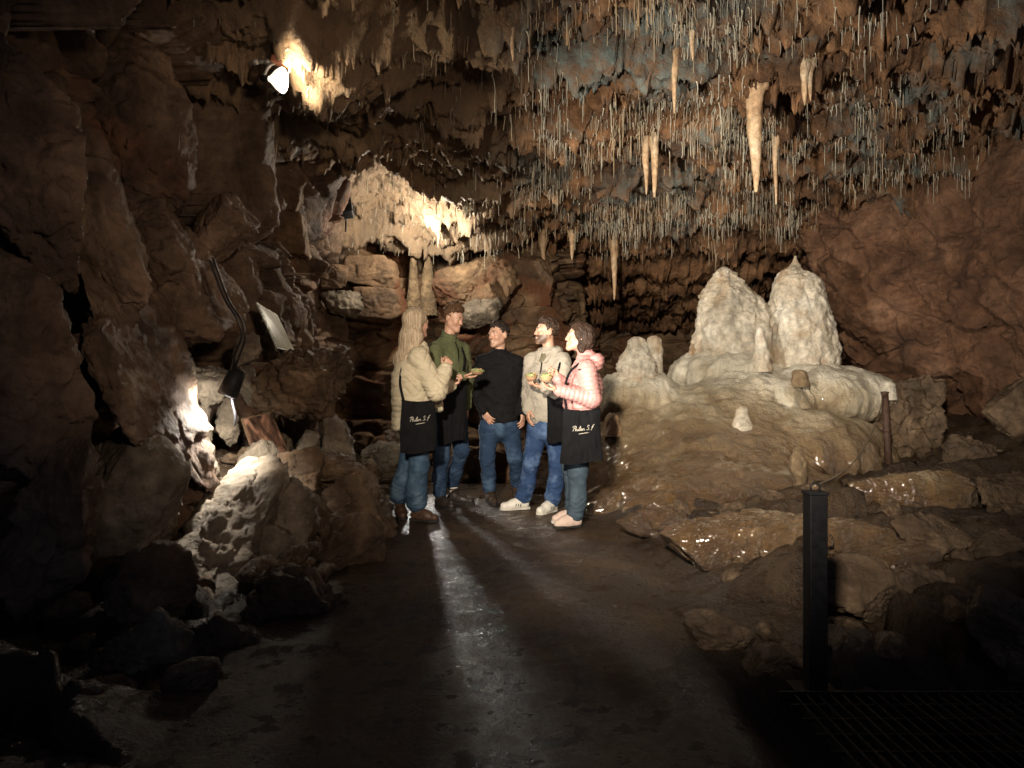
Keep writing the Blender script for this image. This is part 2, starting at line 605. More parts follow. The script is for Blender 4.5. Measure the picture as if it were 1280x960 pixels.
# ---- left wall: steep slabs leaning to the right, broken by joints
dip = rotm(-32, 0, 0)
wy_ = adapt(-0.8, 12.2, 430, lambda y: np.where(y < 2.5, 0.4, 1.0))
wz_ = np.linspace(-0.4, 5.0, 330)
YY, ZZ = np.meshgrid(wy_, wz_, indexing='ij')
p0 = np.stack([0 * YY, YY, ZZ], -1).reshape(-1, 3)
lean = np.interp(ZZ.ravel(), [-0.4, 0.6, 1.4, 2.4, 3.4, 5], [0.1, 0.05, -0.05, 0.0, 0.22, 0.5])
near = np.interp(YY.ravel(), [-1, 2, 3.4, 5, 8, 12], [-0.55, -0.35, -0.05, 0.0, 0.12, 0.1])
d = blocks(p0, (1, 0.95, 0.42), dip, 0.26, 0.55, 0.20, 0.10, 0.35, 1.0)
d = d + blocks(p0, (1, 2.4, 1.15), dip, 0.08, 0.22, 0.07, 0.10, 0.35, 6.0)
d = d + blocks(p0, (1, 5.5, 3.0), dip, 0.022, 0.07, 0.02, 0.12, 0.3, 12.0)
d = d + 0.16 * fbm(p0 * 0.7 + 2, 3) + 0.018 * fbm(p0 * 9, 4)
# hollow where the hidden lamp hangs
hol = np.exp(-(((p0[:, 1] - 5.95) / 0.42) ** 2 + ((p0[:, 2] - 0.95) / 0.5) ** 2))
d = d - 0.35 * hol
X = -2.62 + lean + near + d
add('cave_wall', mesh_np('cave_wall', np.stack([X, p0[:, 1], p0[:, 2]], 1), grid_faces(len(wy_), len(wz_), True)), M_LEFT, kind='structure')

# ---- back wall: level beds on the left, a dark passage opening on the right
plan = spline([(-3.6, 10.2), (-2.2, 9.9), (-1.0, 9.9), (0.2, 10.0), (0.75, 10.5), (0.95, 11.8), (1.4, 13.6), (3.0, 15.0), (5.2, 15.6), (8.5, 15.0)], 420)
seg = np.concatenate([[0], np.cumsum(np.linalg.norm(np.diff(plan, axis=0), axis=1))])
dens = np.where(plan[:, 0] < 1.0, 1.0, 0.45)
cu = np.cumsum(np.gradient(seg) * dens)
plan = np.stack([np.interp(np.linspace(cu[0], cu[-1], 360), cu, plan[:, i]) for i in (0, 1)], 1)
zz = np.linspace(-0.4, 4.6, 260)
G = np.zeros((len(plan), len(zz), 3))
G[..., 0] = plan[:, None, 0]
G[..., 1] = plan[:, None, 1]
G[..., 2] = zz[None, :]
N = gnormal(G)
p0 = G.reshape(-1, 3)
d = blocks(p0, (0.85, 0.85, 1.5), rotm(0, 4, 0), 0.20, 0.30, 0.16, 0.09, 0.3, 3.0)
d = d + blocks(p0, (2.1, 2.1, 3.6), rotm(0, 4, 0), 0.06, 0.14, 0.06, 0.10, 0.3, 7.0)
d = d + 0.18 * fbm(p0 * 0.8, 3) + 0.03 * fbm(p0 * 7, 4)
sgn = 1.0 if N[5, 100, 1] < 0 else -1.0
G = (p0 + sgn * N.reshape(-1, 3) * d[:, None]).reshape(G.shape)
add('cave_wall', mesh_np('cave_wall_back', G.reshape(-1, 3), grid_faces(G.shape[0], G.shape[1], sgn < 0)), M_BACK, kind='structure')

# ---- right wall: one leaning, pitted slab; its left edge turns back into the passage
rows = [
    [(960, 130, 10.9), (1100, 110, 9.7), (1280, 60, 8.0), (1500, -40, 5.6), (2100, -300, 3.0)],
    [(1016, 285, 10.3), (1120, 250, 9.5), (1280, 215, 7.9), (1500, 190, 5.8), (2100, 120, 3.2)],
    [(1048, 345, 10.15), (1150, 345, 9.4), (1280, 350, 8.0), (1500, 360, 6.0), (2100, 380, 3.4)],
    [(1080, 420, 10.2), (1170, 440, 9.5), (1280, 460, 8.4), (1500, 500, 6.3), (2100, 600, 3.6)],
    [(1112, 475, 10.4), (1190, 520, 9.6), (1280, 560, 8.4), (1500, 640, 6.3), (2100, 850, 3.6)],
    [(1135, 590, 10.4), (1210, 640, 9.0), (1290, 690, 7.8), (1500, 800, 5.8), (2100, 1100, 3.4)],
]
ctrl = []
for r_ in rows:
    c_ = [P(*q) for q in r_]
    ctrl.append([c_[0] + np.array((1.6, 4.5, 0.2)), c_[0] + np.array((0.55, 1.3, 0.0))] + c_)
G = net(ctrl, 250, 330)
N = gnormal(G)
p0 = G.reshape(-1, 3)
d = 0.20 * fbm(p0 * 0.7 + 3, 4) + 0.07 * fbm(p0 * 2.4 + 1, 4, ridged=True) + blocks(p0, (1.3, 1.3, 0.9), rotm(20, 30, 0), 0.05, 0.16, 0.07, 0.07, 0.6, 5.0)
q = p0 + 0.4 * np.stack([pn(p0 * 1.5), pn(p0 * 1.5 + 9), pn(p0 * 1.5 + 21)], 1)
f1, f2, rid, off = worley(q * 1.3)
d = d + 0.05 * ((rid - 0.5) * off).sum(1) * 2
ck = np.abs(pn(q * np.array((1.1, 1.1, 1.7)) + 50))
d = d - 0.07 * (1 - sstep(0.0, 0.022, ck)) * sstep(-0.05, 0.2, pn(p0 * 1.1 + 61))
ck = np.abs(pn(q * np.array((2.3, 2.3, 3.1)) + 70))
d = d - 0.05 * (1 - sstep(0.0, 0.03, ck)) * sstep(0.0, 0.25, pn(p0 * 1.4 + 81))
d = d + 0.02 * fbm(p0 * 6, 3, ridged=True)
pit = sstep(0.22, 0.42, pn(p0 * np.array((4.2, 4.2, 6.5)) + 30))
d = d - 0.13 * pit * sstep(-0.2, 0.15, pn(p0 * 0.9 + 14))
d = d + 0.012 * fbm(p0 * 14, 4)
sgn = 1.0 if N[125, 200, 0] < 0 else -1.0
G = (p0 + sgn * N.reshape(-1, 3) * d[:, None]).reshape(G.shape)
add('cave_wall', mesh_np('cave_wall_right', G.reshape(-1, 3), grid_faces(G.shape[0], G.shape[1], sgn < 0)), M_RIGHT, kind='structure')


# ================================================================== signed-distance modelling
class Field:
    """a block of space in which rounded shapes are merged; the skin of the result becomes a mesh"""

    def __init__(self, lo, hi, h):
        self.lo = np.asarray(lo, np.float32)
        self.h = h
        self.n = np.ceil((np.asarray(hi) - self.lo) / h).astype(int) + 1
        self.v = np.full(self.n, 0.5, np.float32)

    def _sub(self, lo, hi, pad):
        a = np.clip(np.floor((np.asarray(lo) - pad - self.lo) / self.h).astype(int), 0, self.n)
        b_ = np.clip(np.ceil((np.asarray(hi) + pad - self.lo) / self.h).astype(int) + 1, 0, self.n)
        if (b_ <= a).any():
            return None
        sl = tuple(slice(a[i], b_[i]) for i in range(3))
        ax = [(self.lo[i] + self.h * np.arange(a[i], b_[i])).astype(np.float32) for i in range(3)]
        return sl, ax[0][:, None, None], ax[1][None, :, None], ax[2][None, None, :]

    def put(self, lo, hi, fn, k=0.02, op='add'):
        s = self._sub(lo, hi, k + 3 * self.h)
        if s is None:
            return
        sl, x, y, z = s
        d = fn(x, y, z)
        o = self.v[sl]
        if op == 'add':
            hh = np.maximum(k - np.abs(o - d), 0) / k
            self.v[sl] = np.minimum(o, d) - hh * hh * k * 0.25
        else:
            d = -d
            hh = np.maximum(k - np.abs(o - d), 0) / k
            self.v[sl] = np.maximum(o, d) + hh * hh * k * 0.25

    def cone(self, a, b_, ra, rb, k=0.02, op='add'):
        a = np.asarray(a, np.float32)
        b_ = np.asarray(b_, np.float32)
        ab = b_ - a
        L2 = float(ab @ ab) + 1e-12
        m = max(ra, rb)

        def fn(x, y, z):
            qx, qy, qz = x - a[0], y - a[1], z - a[2]
            tt = np.clip((qx * ab[0] + qy * ab[1] + qz * ab[2]) / L2, 0, 1)
            return np.sqrt((qx - tt * ab[0]) ** 2 + (qy - tt * ab[1]) ** 2 + (qz - tt * ab[2]) ** 2) - (ra + (rb - ra) * tt)
        self.put(np.minimum(a, b_) - m, np.maximum(a, b_) + m, fn, k, op)

    def ell(self, c, rad, M=None, k=0.02, op='add'):
        """ellipsoid at c; M rows are its axes"""
        c = np.asarray(c, np.float32)
        M = np.eye(3, dtype=np.float32) if M is None else np.asarray(M, np.float32)
        rad = np.asarray(rad, np.float32)
        m = float(rad.max())

        def fn(x, y, z):
            qx, qy, qz = x - c[0], y - c[1], z - c[2]
            u = [M[i, 0] * qx + M[i, 1] * qy + M[i, 2] * qz for i in range(3)]
            k0 = np.sqrt(sum((u[i] / rad[i]) ** 2 for i in range(3)))
            k1 = np.sqrt(sum((u[i] / rad[i] ** 2) ** 2 for i in range(3)))
            return k0 * (k0 - 1) / np.maximum(k1, 1e-4)
        self.put(c - m, c + m, fn, k, op)

    def slab(self, a, b_, side, ra, rb, k=0.03, op='add'):
        """tapered tube of elliptical section from a to b; side = direction of the first radius"""
        a = np.asarray(a, np.float32)
        b_ = np.asarray(b_, np.float32)
        ab = b_ - a
        L = float(np.linalg.norm(ab))
        w = ab / L
        s = np.asarray(side, np.float32)
        s = s - w * (s @ w)
        s /= np.linalg.norm(s)
        fr = np.cross(w, s)
        m = max(*ra, *rb)

        def fn(x, y, z):
            qx, qy, qz = x - a[0], y - a[1], z - a[2]
            lw = qx * w[0] + qy * w[1] + qz * w[2]
            tt = np.clip(lw / L, 0, 1)
            ex = lw - tt * L
            us = qx * s[0] + qy * s[1] + qz * s[2]
            uf = qx * fr[0] + qy * fr[1] + qz * fr[2]
            rs = ra[0] + (rb[0] - ra[0]) * tt
            rf = ra[1] + (rb[1] - ra[1]) * tt
            mn = np.minimum(rs, rf)
            return (np.sqrt((us / rs) ** 2 + (uf / rf) ** 2 + (ex / mn) ** 2) - 1) * mn
        self.put(np.minimum(a, b_) - m, np.maximum(a, b_) + m, fn, k, op)

    def cut(self, point_, normal, ragged=0.0, fr=30.0):
        """remove everything on the side the normal points to"""
        x = (self.lo[0] + self.h * np.arange(self.n[0], dtype=np.float32))[:, None, None]
        y = (self.lo[1] + self.h * np.arange(self.n[1], dtype=np.float32))[None, :, None]
        z = (self.lo[2] + self.h * np.arange(self.n[2], dtype=np.float32))[None, None, :]
        n_ = np.asarray(normal, np.float32)
        n_ = n_ / np.linalg.norm(n_)
        pl = (x - point_[0]) * n_[0] + (y - point_[1]) * n_[1] + (z - point_[2]) * n_[2]
        if ragged:
            q = np.stack(np.broadcast_arrays(x, y, z), -1).reshape(-1, 3) * fr
            pl = pl + ragged * (pn(q) + 0.6 * pn(q * 2.3)).reshape(pl.shape)
        self.v = np.maximum(self.v, pl)

    def mesh(self, smooth=1):
        v = self.v
        for ax in range(3):      # closed at the edge of the block
            sl = [slice(None)] * 3
            for e in (0, -1):
                sl[ax] = e
                v[tuple(sl)] = np.maximum(v[tuple(sl)], 0.001)
        s = v < 0
        c = np.zeros(np.array(v.shape) - 1, np.int8)
        cor = [(i, j, k) for i in (0, 1) for j in (0, 1) for k in (0, 1)]
        n = v.shape
        for (i, j, k) in cor:
            c += s[i:n[0] - 1 + i, j:n[1] - 1 + j, k:n[2] - 1 + k]
        act = (c > 0) & (c < 8)
        idx = np.full(act.shape, -1, np.int32)
        ii, jj, kk = np.nonzero(act)
        idx[ii, jj, kk] = np.arange(len(ii))
        cv = {q: v[ii + q[0], jj + q[1], kk + q[2]] for q in cor}
        acc = np.zeros((len(ii), 3), np.float32)
        cnt = np.zeros(len(ii), np.float32)
        for a in cor:
            for ax in range(3):
                if a[ax]:
                    continue
                b_ = list(a)
                b_[ax] = 1
                va, vb = cv[a], cv[tuple(b_)]
                x = (va < 0) != (vb < 0)
                tt = np.where(x, va / np.where(np.abs(va - vb) < 1e-9, 1, va - vb), 0)
                q = np.zeros((len(ii), 3), np.float32) + np.array(a, np.float32)
                q[:, ax] = tt
                acc += q * x[:, None]
                cnt += x
        vert = self.lo + self.h * (np.stack([ii, jj, kk], 1) + acc / cnt[:, None])
        fs = []
        for ax in range(3):
            o1, o2 = [(1, 2), (2, 0), (0, 1)][ax]
            s0 = np.take(s, np.arange(n[ax] - 1), ax)
            s1 = np.take(s, np.arange(1, n[ax]), ax)
            e = np.stack(np.nonzero(s0 != s1), 1)
            ok = (e[:, o1] > 0) & (e[:, o2] > 0) & (e[:, o1] < n[o1] - 1) & (e[:, o2] < n[o2] - 1)
            e = e[ok]
            inside = s0[e[:, 0], e[:, 1], e[:, 2]]

            def cell(d1, d2):
                q = e.copy()
                q[:, o1] += d1
                q[:, o2] += d2
                return idx[q[:, 0], q[:, 1], q[:, 2]]
            f = np.stack([cell(-1, -1), cell(0, -1), cell(0, 0), cell(-1, 0)], 1)
            f[~inside] = f[~inside][:, ::-1]
            fs.append(f)
        f = np.concatenate(fs)
        for _ in range(smooth):
            vert = relax(vert, f)
        return vert, f


def relax(v, f, w=0.5):
    acc = np.zeros_like(v)
    cnt = np.zeros(len(v), np.float32)
    for a, b_ in ((0, 1), (1, 2), (2, 3), (3, 0)):
        for c in range(3):
            acc[:, c] += np.bincount(f[:, a], v[f[:, b_], c], len(v)) + np.bincount(f[:, b_], v[f[:, a], c], len(v))
        cnt += np.bincount(f[:, a], None, len(v)) + np.bincount(f[:, b_], None, len(v))
    return (v * (1 - w) + w * acc / np.maximum(cnt, 1)[:, None]).astype(np.float32)


def vnormals(v, f):
    fn = np.cross(v[f[:, 2]] - v[f[:, 0]], v[f[:, 3]] - v[f[:, 1]])
    n = np.zeros_like(v)
    for a in range(4):
        for c in range(3):
            n[:, c] += np.bincount(f[:, a], fn[:, c], len(v))
    return n / np.maximum(np.linalg.norm(n, axis=1)[:, None], 1e-9)


# ================================================================== FLOWSTONE AND DRIPSTONE
M_FLOW = bpy.data.materials.new('flowstone')
t, b = nt(M_FLOW)
vec = node(t, 'ShaderNodeNewGeometry').outputs['Position']
sep = node(t, 'ShaderNodeSeparateXYZ')
t.links.new(vec, sep.inputs[0])
n1 = noise(t, vec, 1.5, 6, 0.6, 0.6)
n2 = noise(t, stretch(t, vec, (11, 11, 3.0)), 1.0, 8, 0.7, 0.6)
n3 = noise(t, vec, 42, 5, 0.7)
b.inputs['Coat Roughness'].default_value = 0.10
t.links.new(ramp(t, math_n(t, 'ADD', math_n(t, 'MULTIPLY', sep.outputs['Z'], 0.35), noise(t, vec, 2.1, 6, 0.65)), [(0.60, 1.0), (0.85, 0.0)]), b.inputs['Coat Weight'])
hgt = math_n(t, 'ADD', math_n(t, 'MULTIPLY', sep.outputs['Z'], 0.40), math_n(t, 'ADD', math_n(t, 'MULTIPLY', n1, 0.62), math_n(t, 'MULTIPLY', noise(t, vec, 6.0, 12, 0.72), 0.22)))
c = ramp(t, hgt, [(0.34, (0.055, 0.030, 0.014)), (0.56, (0.140, 0.082, 0.036)), (0.70, (0.24, 0.165, 0.085)), (0.82, (0.43, 0.355, 0.24)), (0.94, (0.61, 0.56, 0.45))])
c = mix(t, 0.75, c, ramp(t, n2, [(0.3, 0.6), (0.5, 1.0), (0.72, 1.4)]), 'MULTIPLY')
t.links.new(c, b.inputs['Base Color'])
rr = math_n(t, 'ADD', math_n(t, 'MULTIPLY', sep.outputs['Z'], 0.30), math_n(t, 'MULTIPLY', noise(t, vec, 2.6, 4, 0.6), 0.75), True)
t.links.new(ramp(t, rr, [(0.35, 0.13), (0.85, 0.60)]), b.inputs['Roughness'])
b.inputs['Specular IOR Level'].default_value = 0.9
bp = node(t, 'ShaderNodeBump')
bp.inputs['Strength'].default_value = 0.9
bp.inputs['Distance'].default_value = 0.05
t.links.new(math_n(t, 'ADD', n2, math_n(t, 'ADD', math_n(t, 'MULTIPLY', n3, 0.45), math_n(t, 'MULTIPLY', noise(t, vec, 14, 10, 0.75), 0.9))), bp.inputs['Height'])
t.links.new(bp.outputs['Normal'], b.inputs['Normal'])

fl = Field((0.45, 5.6, -0.35), (5.2, 10.8, 1.75), 0.033)
fl.cone((2.90, 8.55, 1.12), (2.30, 7.75, -0.75), 0.36, 1.72, k=0.2)
fl.cone((1.50, 8.30, 0.74), (1.55, 7.55, -0.6), 0.30, 1.05, k=0.25)
fl.cone((2.2, 8.1, 0.72), (1.9, 7.0, -0.5), 0.36, 0.95, k=0.3)
fl.ell((3.1, 8.9, 0.2), (1.3, 1.0, 1.05), k=0.2)
fl.ell((1.9, 6.75, -0.25), (1.25, 0.85, 0.45), k=0.3)
fl.ell((2.8, 6.75, -0.2), (0.8, 0.6, 0.36), k=0.25)
fl.ell((1.75, 6.35, -0.12), (1.0, 0.55, 0.42), k=0.3)
fl.ell((2.6, 6.2, -0.15), (0.85, 0.5, 0.38), k=0.3)
fl.ell(P(1000, 572, 7.7), (0.78, 0.62, 0.46), k=0.06)            # lower bulging tier
fl.ell(P(950, 580, 7.6), (0.55, 0.55, 0.42), k=0.10)
fl.ell(P(1055, 570, 8.1), (0.42, 0.5, 0.42), k=0.12)
fl.ell(P(1015, 500, 8.6), (0.75, 0.6, 0.40), k=0.10)            # upper tier
fl.ell(P(1060, 500, 8.8), (0.50, 0.5, 0.36), k=0.10)
fl.ell(P(960, 510, 8.3), (0.5, 0.45, 0.36), k=0.12)
fl.ell(P(905, 470, 9.0), (0.62, 0.55, 0.34), k=0.2)
fl.ell(P(795, 500, 8.5), (0.50, 0.5, 0.30), k=0.25)
fl.cone(P(945, 640, 6.95), P(1100, 636, 7.25), 0.20, 0.24, 0.03, 'sub')   # undercut below the lower tier
fl.cone(P(1085, 600, 7.7), P(1085, 560, 8.6), 0.10, 0.10, 0.08, 'sub')
v, f = fl.mesh(2)
nn = vnormals(v, f)
run = np.stack([v[:, 0] * 3.2, v[:, 1] * 3.2, v[:, 2] * 0.9], 1)
steep = 1 - np.abs(nn[:, 2])
dd = 0.075 * fbm(v * 1.6, 3) + 0.03 * fbm(v * 5, 4, ridged=True) * 0.6 + 0.065 * fbm(run, 3, ridged=True) * (0.25 + steep) + 0.016 * fbm(np.stack([v[:, 0] * 3 + 5, v[:, 1] * 3, v[:, 2] * 13 + 1.5 * pn(v * 2)], 1), 2, ridged=True) + 0.018 * fbm(run * 3.1, 3) + 0.010 * fbm(v * 12, 3)
f1, f2, rid, off = worley(v * np.array((3.0, 3.0, 3.4)))
dd = dd + 0.05 * (0.45 - f1) * (rid[:, 0] > 0.62)
v = v + nn * dd[:, None]
add('flowstone_mound', mesh_np('flowstone_mound', v, f), M_FLOW, label='broad wet brown and cream flowstone mound that carries the white stalagmites', cat='flowstone')


def mound_hit(px, py):
    """distance at which the line of sight meets the mound"""
    qx = 640 + v[:, 0] / v[:, 1] * F
    qy = 480 - (v[:, 2] - CZ) / v[:, 1] * F
    near = (np.abs(qx - px) < 6) & (np.abs(qy - py) < 6)
    return float(v[near, 1].min()) if near.any() else None


def dripstone(name, prof, D, mat, label, cat, group=None, depth=1.0, nseg=72, nz=110, rough=0.02, knob=0.03, down=False, fine=1.0):
    """a stalagmite or stalactite from its outline: rows (y pixel, left pixel, right pixel) at distance D"""
    pr = np.array(prof, float)
    ctr = spline(np.stack([(pr[:, 1] + pr[:, 2]) / 2, pr[:, 0]], 1), nz)
    hw = np.maximum(spline(np.stack([(pr[:, 2] - pr[:, 1]) / 2, pr[:, 0]], 1), nz)[:, 0], 0.3)
    a = np.linspace(0, 2 * math.pi, nseg, endpoint=False)
    g = np.zeros((nz, nseg, 3))
    for i in range(nz):
        c_ = P(ctr[i, 0], ctr[i, 1], D)
        r_ = hw[i] / F * D
        g[i, :, 0] = c_[0] + r_ * np.cos(a)
        g[i, :, 1] = c_[1] + r_ * np.sin(a) * depth
        g[i, :, 2] = c_[2]
    nrm = np.stack([np.cos(a), np.sin(a), 0 * a], 1)[None].repeat(nz, 0)
    p_ = g.reshape(-1, 3)
    rad = (hw / F * D)[:, None].repeat(nseg, 1).ravel()
    k_ = np.clip(rad / 0.12, 0.0, 1.0)
    st = np.stack([p_[:, 0] * 5, p_[:, 1] * 5, p_[:, 2] * 1.6], 1)
    d_ = rough * fbm(st, 3) * 1.5 + rough * 0.7 * fbm(p_ * 8, 4)
    if knob:
        f1, _, _, _ = worley((p_ + 0.03 * np.stack([pn(p_ * 9), pn(p_ * 9 + 3), pn(p_ * 9 + 7)], 1)) * np.array((15, 15, 11)) * fine)
        f1b, _, _, _ = worley(p_ * 34 * fine)
        w_ = 0.35 + 0.65 * sstep(-0.25, 0.3, pn(p_ * 3.2 + 5))
        d_ = d_ + w_ * (knob * (0.5 - f1) + knob * 0.6 * (0.5 - f1b))
    p_ = p_ + nrm.reshape(-1, 3) * (d_ * k_)[:, None]
    fs = []
    for i in range(nz - 1):
        j = np.arange(nseg)
        fs.append(np.stack([i * nseg + j, i * nseg + (j + 1) % nseg, (i + 1) * nseg + (j + 1) % nseg, (i + 1) * nseg + j], 1)[:, ::-1])
    org = P(ctr[-1, 0], ctr[-1, 1], D) if not down else P(ctr[0, 0], ctr[0, 1], D)
    return add(name, mesh_np(name, p_ - org, np.concatenate(fs)), mat, label=label, cat=cat, group=group, loc=org)


SG = 'stalagmites on the flowstone mound'
dripstone('stalagmite', [(334, 901, 908), (340, 893, 915), (351, 886, 926), (362, 881, 938), (375, 877, 952), (389, 874, 962), (412, 869, 966), (440, 863, 967), (465, 858, 968), (490, 856, 970)], 8.95,
          M_CALC, 'tall white knobbly stalagmite with a blunt top, left of its pointed twin', 'stalagmite', SG, 0.85, 130, 170, 0.050, 0.036)
dripstone('stalagmite', [(320, 993, 996), (329, 989, 999), (338, 980, 1008), (350, 970, 1023), (375, 964, 1032), (405, 962, 1040), (440, 963, 1044), (470, 966, 1044), (490, 965, 1046)], 8.75,
          M_CALC, 'tallest white stalagmite with an orange pointed tip, right of its blunt twin', 'stalagmite', SG, 0.85, 130, 170, 0.050, 0.036)
dripstone('stalagmite', [(421, 791, 799), (426, 784, 806), (440, 779, 812), (460, 772, 820), (480, 768, 826), (510, 762, 834)], 8.3,
          M_CALC, 'short white layered stalagmite at the left end of the mound, beside the pink jacket', 'stalagmite', SG, 0.9, 90, 100, 0.045, 0.040)
dripstone('stalagmite', [(420, 813, 822), (426, 808, 827), (445, 806, 830), (480, 803, 832), (505, 800, 834)], 8.55,
          M_CALC, 'small round white stalagmite close behind the short layered one', 'stalagmite', SG, 1.0, 60, 60, 0.035, 0.030)
dripstone('stalagmite', [(407, 947, 951), (415, 944, 955), (435, 941, 959), (465, 936, 964)], (mound_hit(950, 450) or 8.45) + 0.02,
          M_CALC, 'slim pale dripstone cone in the gap between the two tall white stalagmites', 'stalagmite', SG, 1.0, 48, 60, 0.035, 0.020)
dripstone('stalagmite', [(508, 925, 931), (512, 920, 935), (520, 919, 936), (545, 910, 946)], (mound_hit(928, 528) or 7.95) + 0.02,
          M_CALC, 'white stub of a stalagmite in the middle of the mound below the twins', 'stalagmite', SG, 1.0, 40, 40, 0.012, 0.01)
dripstone('stalagmite', [(557, 995, 1001), (560, 991, 1004), (566, 990, 1004), (572, 987, 1006), (584, 986, 1008), (605, 991, 1009), (632, 986, 1014)], (mound_hit(1000, 612) or 7.32) + 0.02,
          M_COLUMN, 'small tan stalagmite shaped like a figure on the mound above the dark post', 'stalagmite', SG, 1.0, 48, 60, 0.035, 0.020)
dripstone('stalagmite', [(462, 994, 1002), (465, 991, 1007), (473, 990, 1009), (484, 988, 1012)], (mound_hit(1000, 480) or 8.15) + 0.02,
          M_COLUMN, 'low orange knob of dripstone at the foot of the tallest stalagmite', 'stalagmite', SG, 1.0, 40, 30, 0.030, 0.020)
dripstone('stalagmite', [(476, 1105, 1113), (480, 1101, 1118), (487, 1101, 1119), (500, 1099, 1121)], (mound_hit(1110, 494) or 8.25) + 0.02,
          M_CALC, 'small white dripstone boss at the top of the thin rusty post', 'stalagmite', SG, 1.0, 40, 30, 0.008, 0.006)
dripstone('stalagmite', [(516, 762, 768), (520, 758, 772), (530, 756, 775), (545, 752, 778)], (mound_hit(768, 538) or 7.3) + 0.02,
          M_STAL, 'orange brown knob of dripstone at the left foot of the mound', 'stalagmite', SG, 1.0, 40, 30, 0.030, 0.020)

SB = 'dripstone columns on the back wall'
dripstone('dripstone_column', [(306, 515, 518), (320, 513, 520), (345, 511, 523), (370, 509, 525), (395, 506, 528)], 9.7, M_COLUMN,
          'slender tan dripstone column on the back wall above the blond hair', 'dripstone', SB, 1.0, 60, 90, 0.018, 0.016)
dripstone('dripstone_column', [(318, 533, 536), (330, 530, 540), (350, 527, 542), (375, 525, 545), (395, 523, 547)], 9.75, M_COLUMN,
          'thicker knotty dripstone column on the back wall, right of the slender one', 'dripstone', SB, 1.0, 60, 90, 0.018, 0.016)

ST = 'large stalactites hanging from the ceiling'
big = [
    ((945, 118, 240, 11), 'largest orange stalactite, hanging above the twin white stalagmites'),
    ((808, 166, 243, 5.5), 'left of a close pair of long orange stalactites'),
    ((818, 164, 247, 6.5), 'right and thicker of a close pair of long orange stalactites'),
    ((970, 168, 256, 4.5), 'thin dark brown stalactite to the right of the largest orange one'),
    ((843, 88, 142, 4.5), 'short pale orange stalactite above the close pair'),
    ((1006, 86, 132, 5.5), 'stubby brown stalactite high on the right of the largest one'),
    ((1013, 84, 126, 4.5), 'narrow brown stalactite touching the stubby one high on the right'),
    ((768, 314, 375, 4.5), 'single tan stalactite hanging low over the dark passage'),
    ((680, 300, 334, 5.5), 'hooked tan stalactite under the ceiling lip above the grey jacket'),
    ((715, 288, 325, 4.5), 'short tan stalactite under the ceiling lip above the pink jacket'),
    ((641, 40, 76, 3.5), 'small pale stalactite at the top edge in the middle'),
    ((866, 38, 76, 3.5), 'small pale stalactite at the top edge, right of the middle'),
]
for (px, y0, y1, w), lab in big:
    D = ceil_hit(px, y0 + 4) or 9.8
    D = min(D, 10.2)
    z_need = float(ceil_z([(px - 640) / F * D], [D])[0])
    y0b = 480 - (z_need + 0.05 - CZ) / D * F
    y0b = min(y0b, y0)
    L_ = y1 - y0
    j = random.uniform(-1, 1)
    pr = [(y0b - 30, px - w * 1.7, px + w * 1.7), (y0b - 6, px - w * 1.45, px + w * 1.5), (y0 + 2, px - w * 1.1, px + w * 1.1), (y0 + L_ * .25, px - w * .85 + j, px + w * .8 + j), (y0 + L_ * .55, px - w * .6 + j, px + w * .65 + j),
          (y0 + L_ * .82, px - w * .42, px + w * .42), (y1 - 2, px - w * .2, px + w * .2), (y1, px - .4, px + .4)]
    dripstone('stalactite', pr, D, M_STAL, lab, 'stalactite', ST, 1.0, 36, 80, 0.040, 0.022, True)


# ---- thin straws: individuals for the largest, the rest as one mass
def straw_mesh(seed):
    rs = np.random.RandomState(seed)
    n_ = 6
    zs = np.array([0.03, 0.0, -0.12, -0.4, -0.75, -0.97, -1.0])
    rr_ = np.array([2.0, 1.5, 1.0, 0.85, 0.72, 0.55, 0.15]) * rs.uniform(0.88, 1.12, 7)
    cx = np.cumsum(rs.normal(0, 0.0035, 7))
    v_ = []
    for z_, r_, c_ in zip(zs, rr_, cx):
        for k_ in range(n_):
            a_ = 2 * math.pi * k_ / n_
            v_.append((c_ + r_ * 0.0035 * math.cos(a_), r_ * 0.0035 * math.sin(a_), z_))
    f_ = [(i * n_ + k_, (i + 1) * n_ + k_, (i + 1) * n_ + (k_ + 1) % n_, i * n_ + (k_ + 1) % n_) for i in range(6) for k_ in range(n_)]
    return np.array(v_), np.array(f_)


rs = np.random.RandomState(5)
cand = 110000
sx = rs.uniform(-3.0, 6.2, cand)
sy = rs.uniform(4.4, 10.9, cand)
zc = ceil_z(sx, sy)
e_ = 0.05
gy = (ceil_z(sx, sy + e_) - ceil_z(sx, sy - e_)) / (2 * e_)
px_ = 640 + sx / sy * F
py_ = 480 - (zc - CZ) / sy * F
clump = pn(np.stack([sx * 0.9, sy * 0.9, 0 * sx], 1) + 40) + 0.6 * pn(np.stack([sx * 3, sy * 3, 0 * sx], 1) + 3)
region = np.interp(px_, [330, 430, 500, 560, 700, 1080, 1170, 1260], [0.02, 0.08, 0.22, 0.45, 0.9, 1.0, 0.4, 0.02])
prob = region * sstep(-0.25, 0.35, clump) * (0.06 + 0.94 * sstep(0.0, 0.6, -gy)) * np.interp(sy, [4.4, 9, 10.9], [0.75, 1.1, 1.3])
keep = (rs.rand(cand) < prob * 0.55) & (py_ > -60) & (py_ < 345)
sx, sy, zc = sx[keep], sy[keep], zc[keep]
ln = np.clip(rs.gamma(2.2, 0.052, len(sx)), 0.03, 0.40)
ln *= np.interp(sx, [-3, -1, 1], [0.5, 0.7, 1.0])
thick = rs.gamma(9, 0.115, len(sx))
vis = (ln / sy) * ((480 - (zc - ln - CZ) / sy * F) > 2)
order = np.argsort(-vis)
protos = [straw_mesh(100 + i) for i in range(8)]
pm = [mesh_np('straw_stalactite', v_, f_) for v_, f_ in protos]
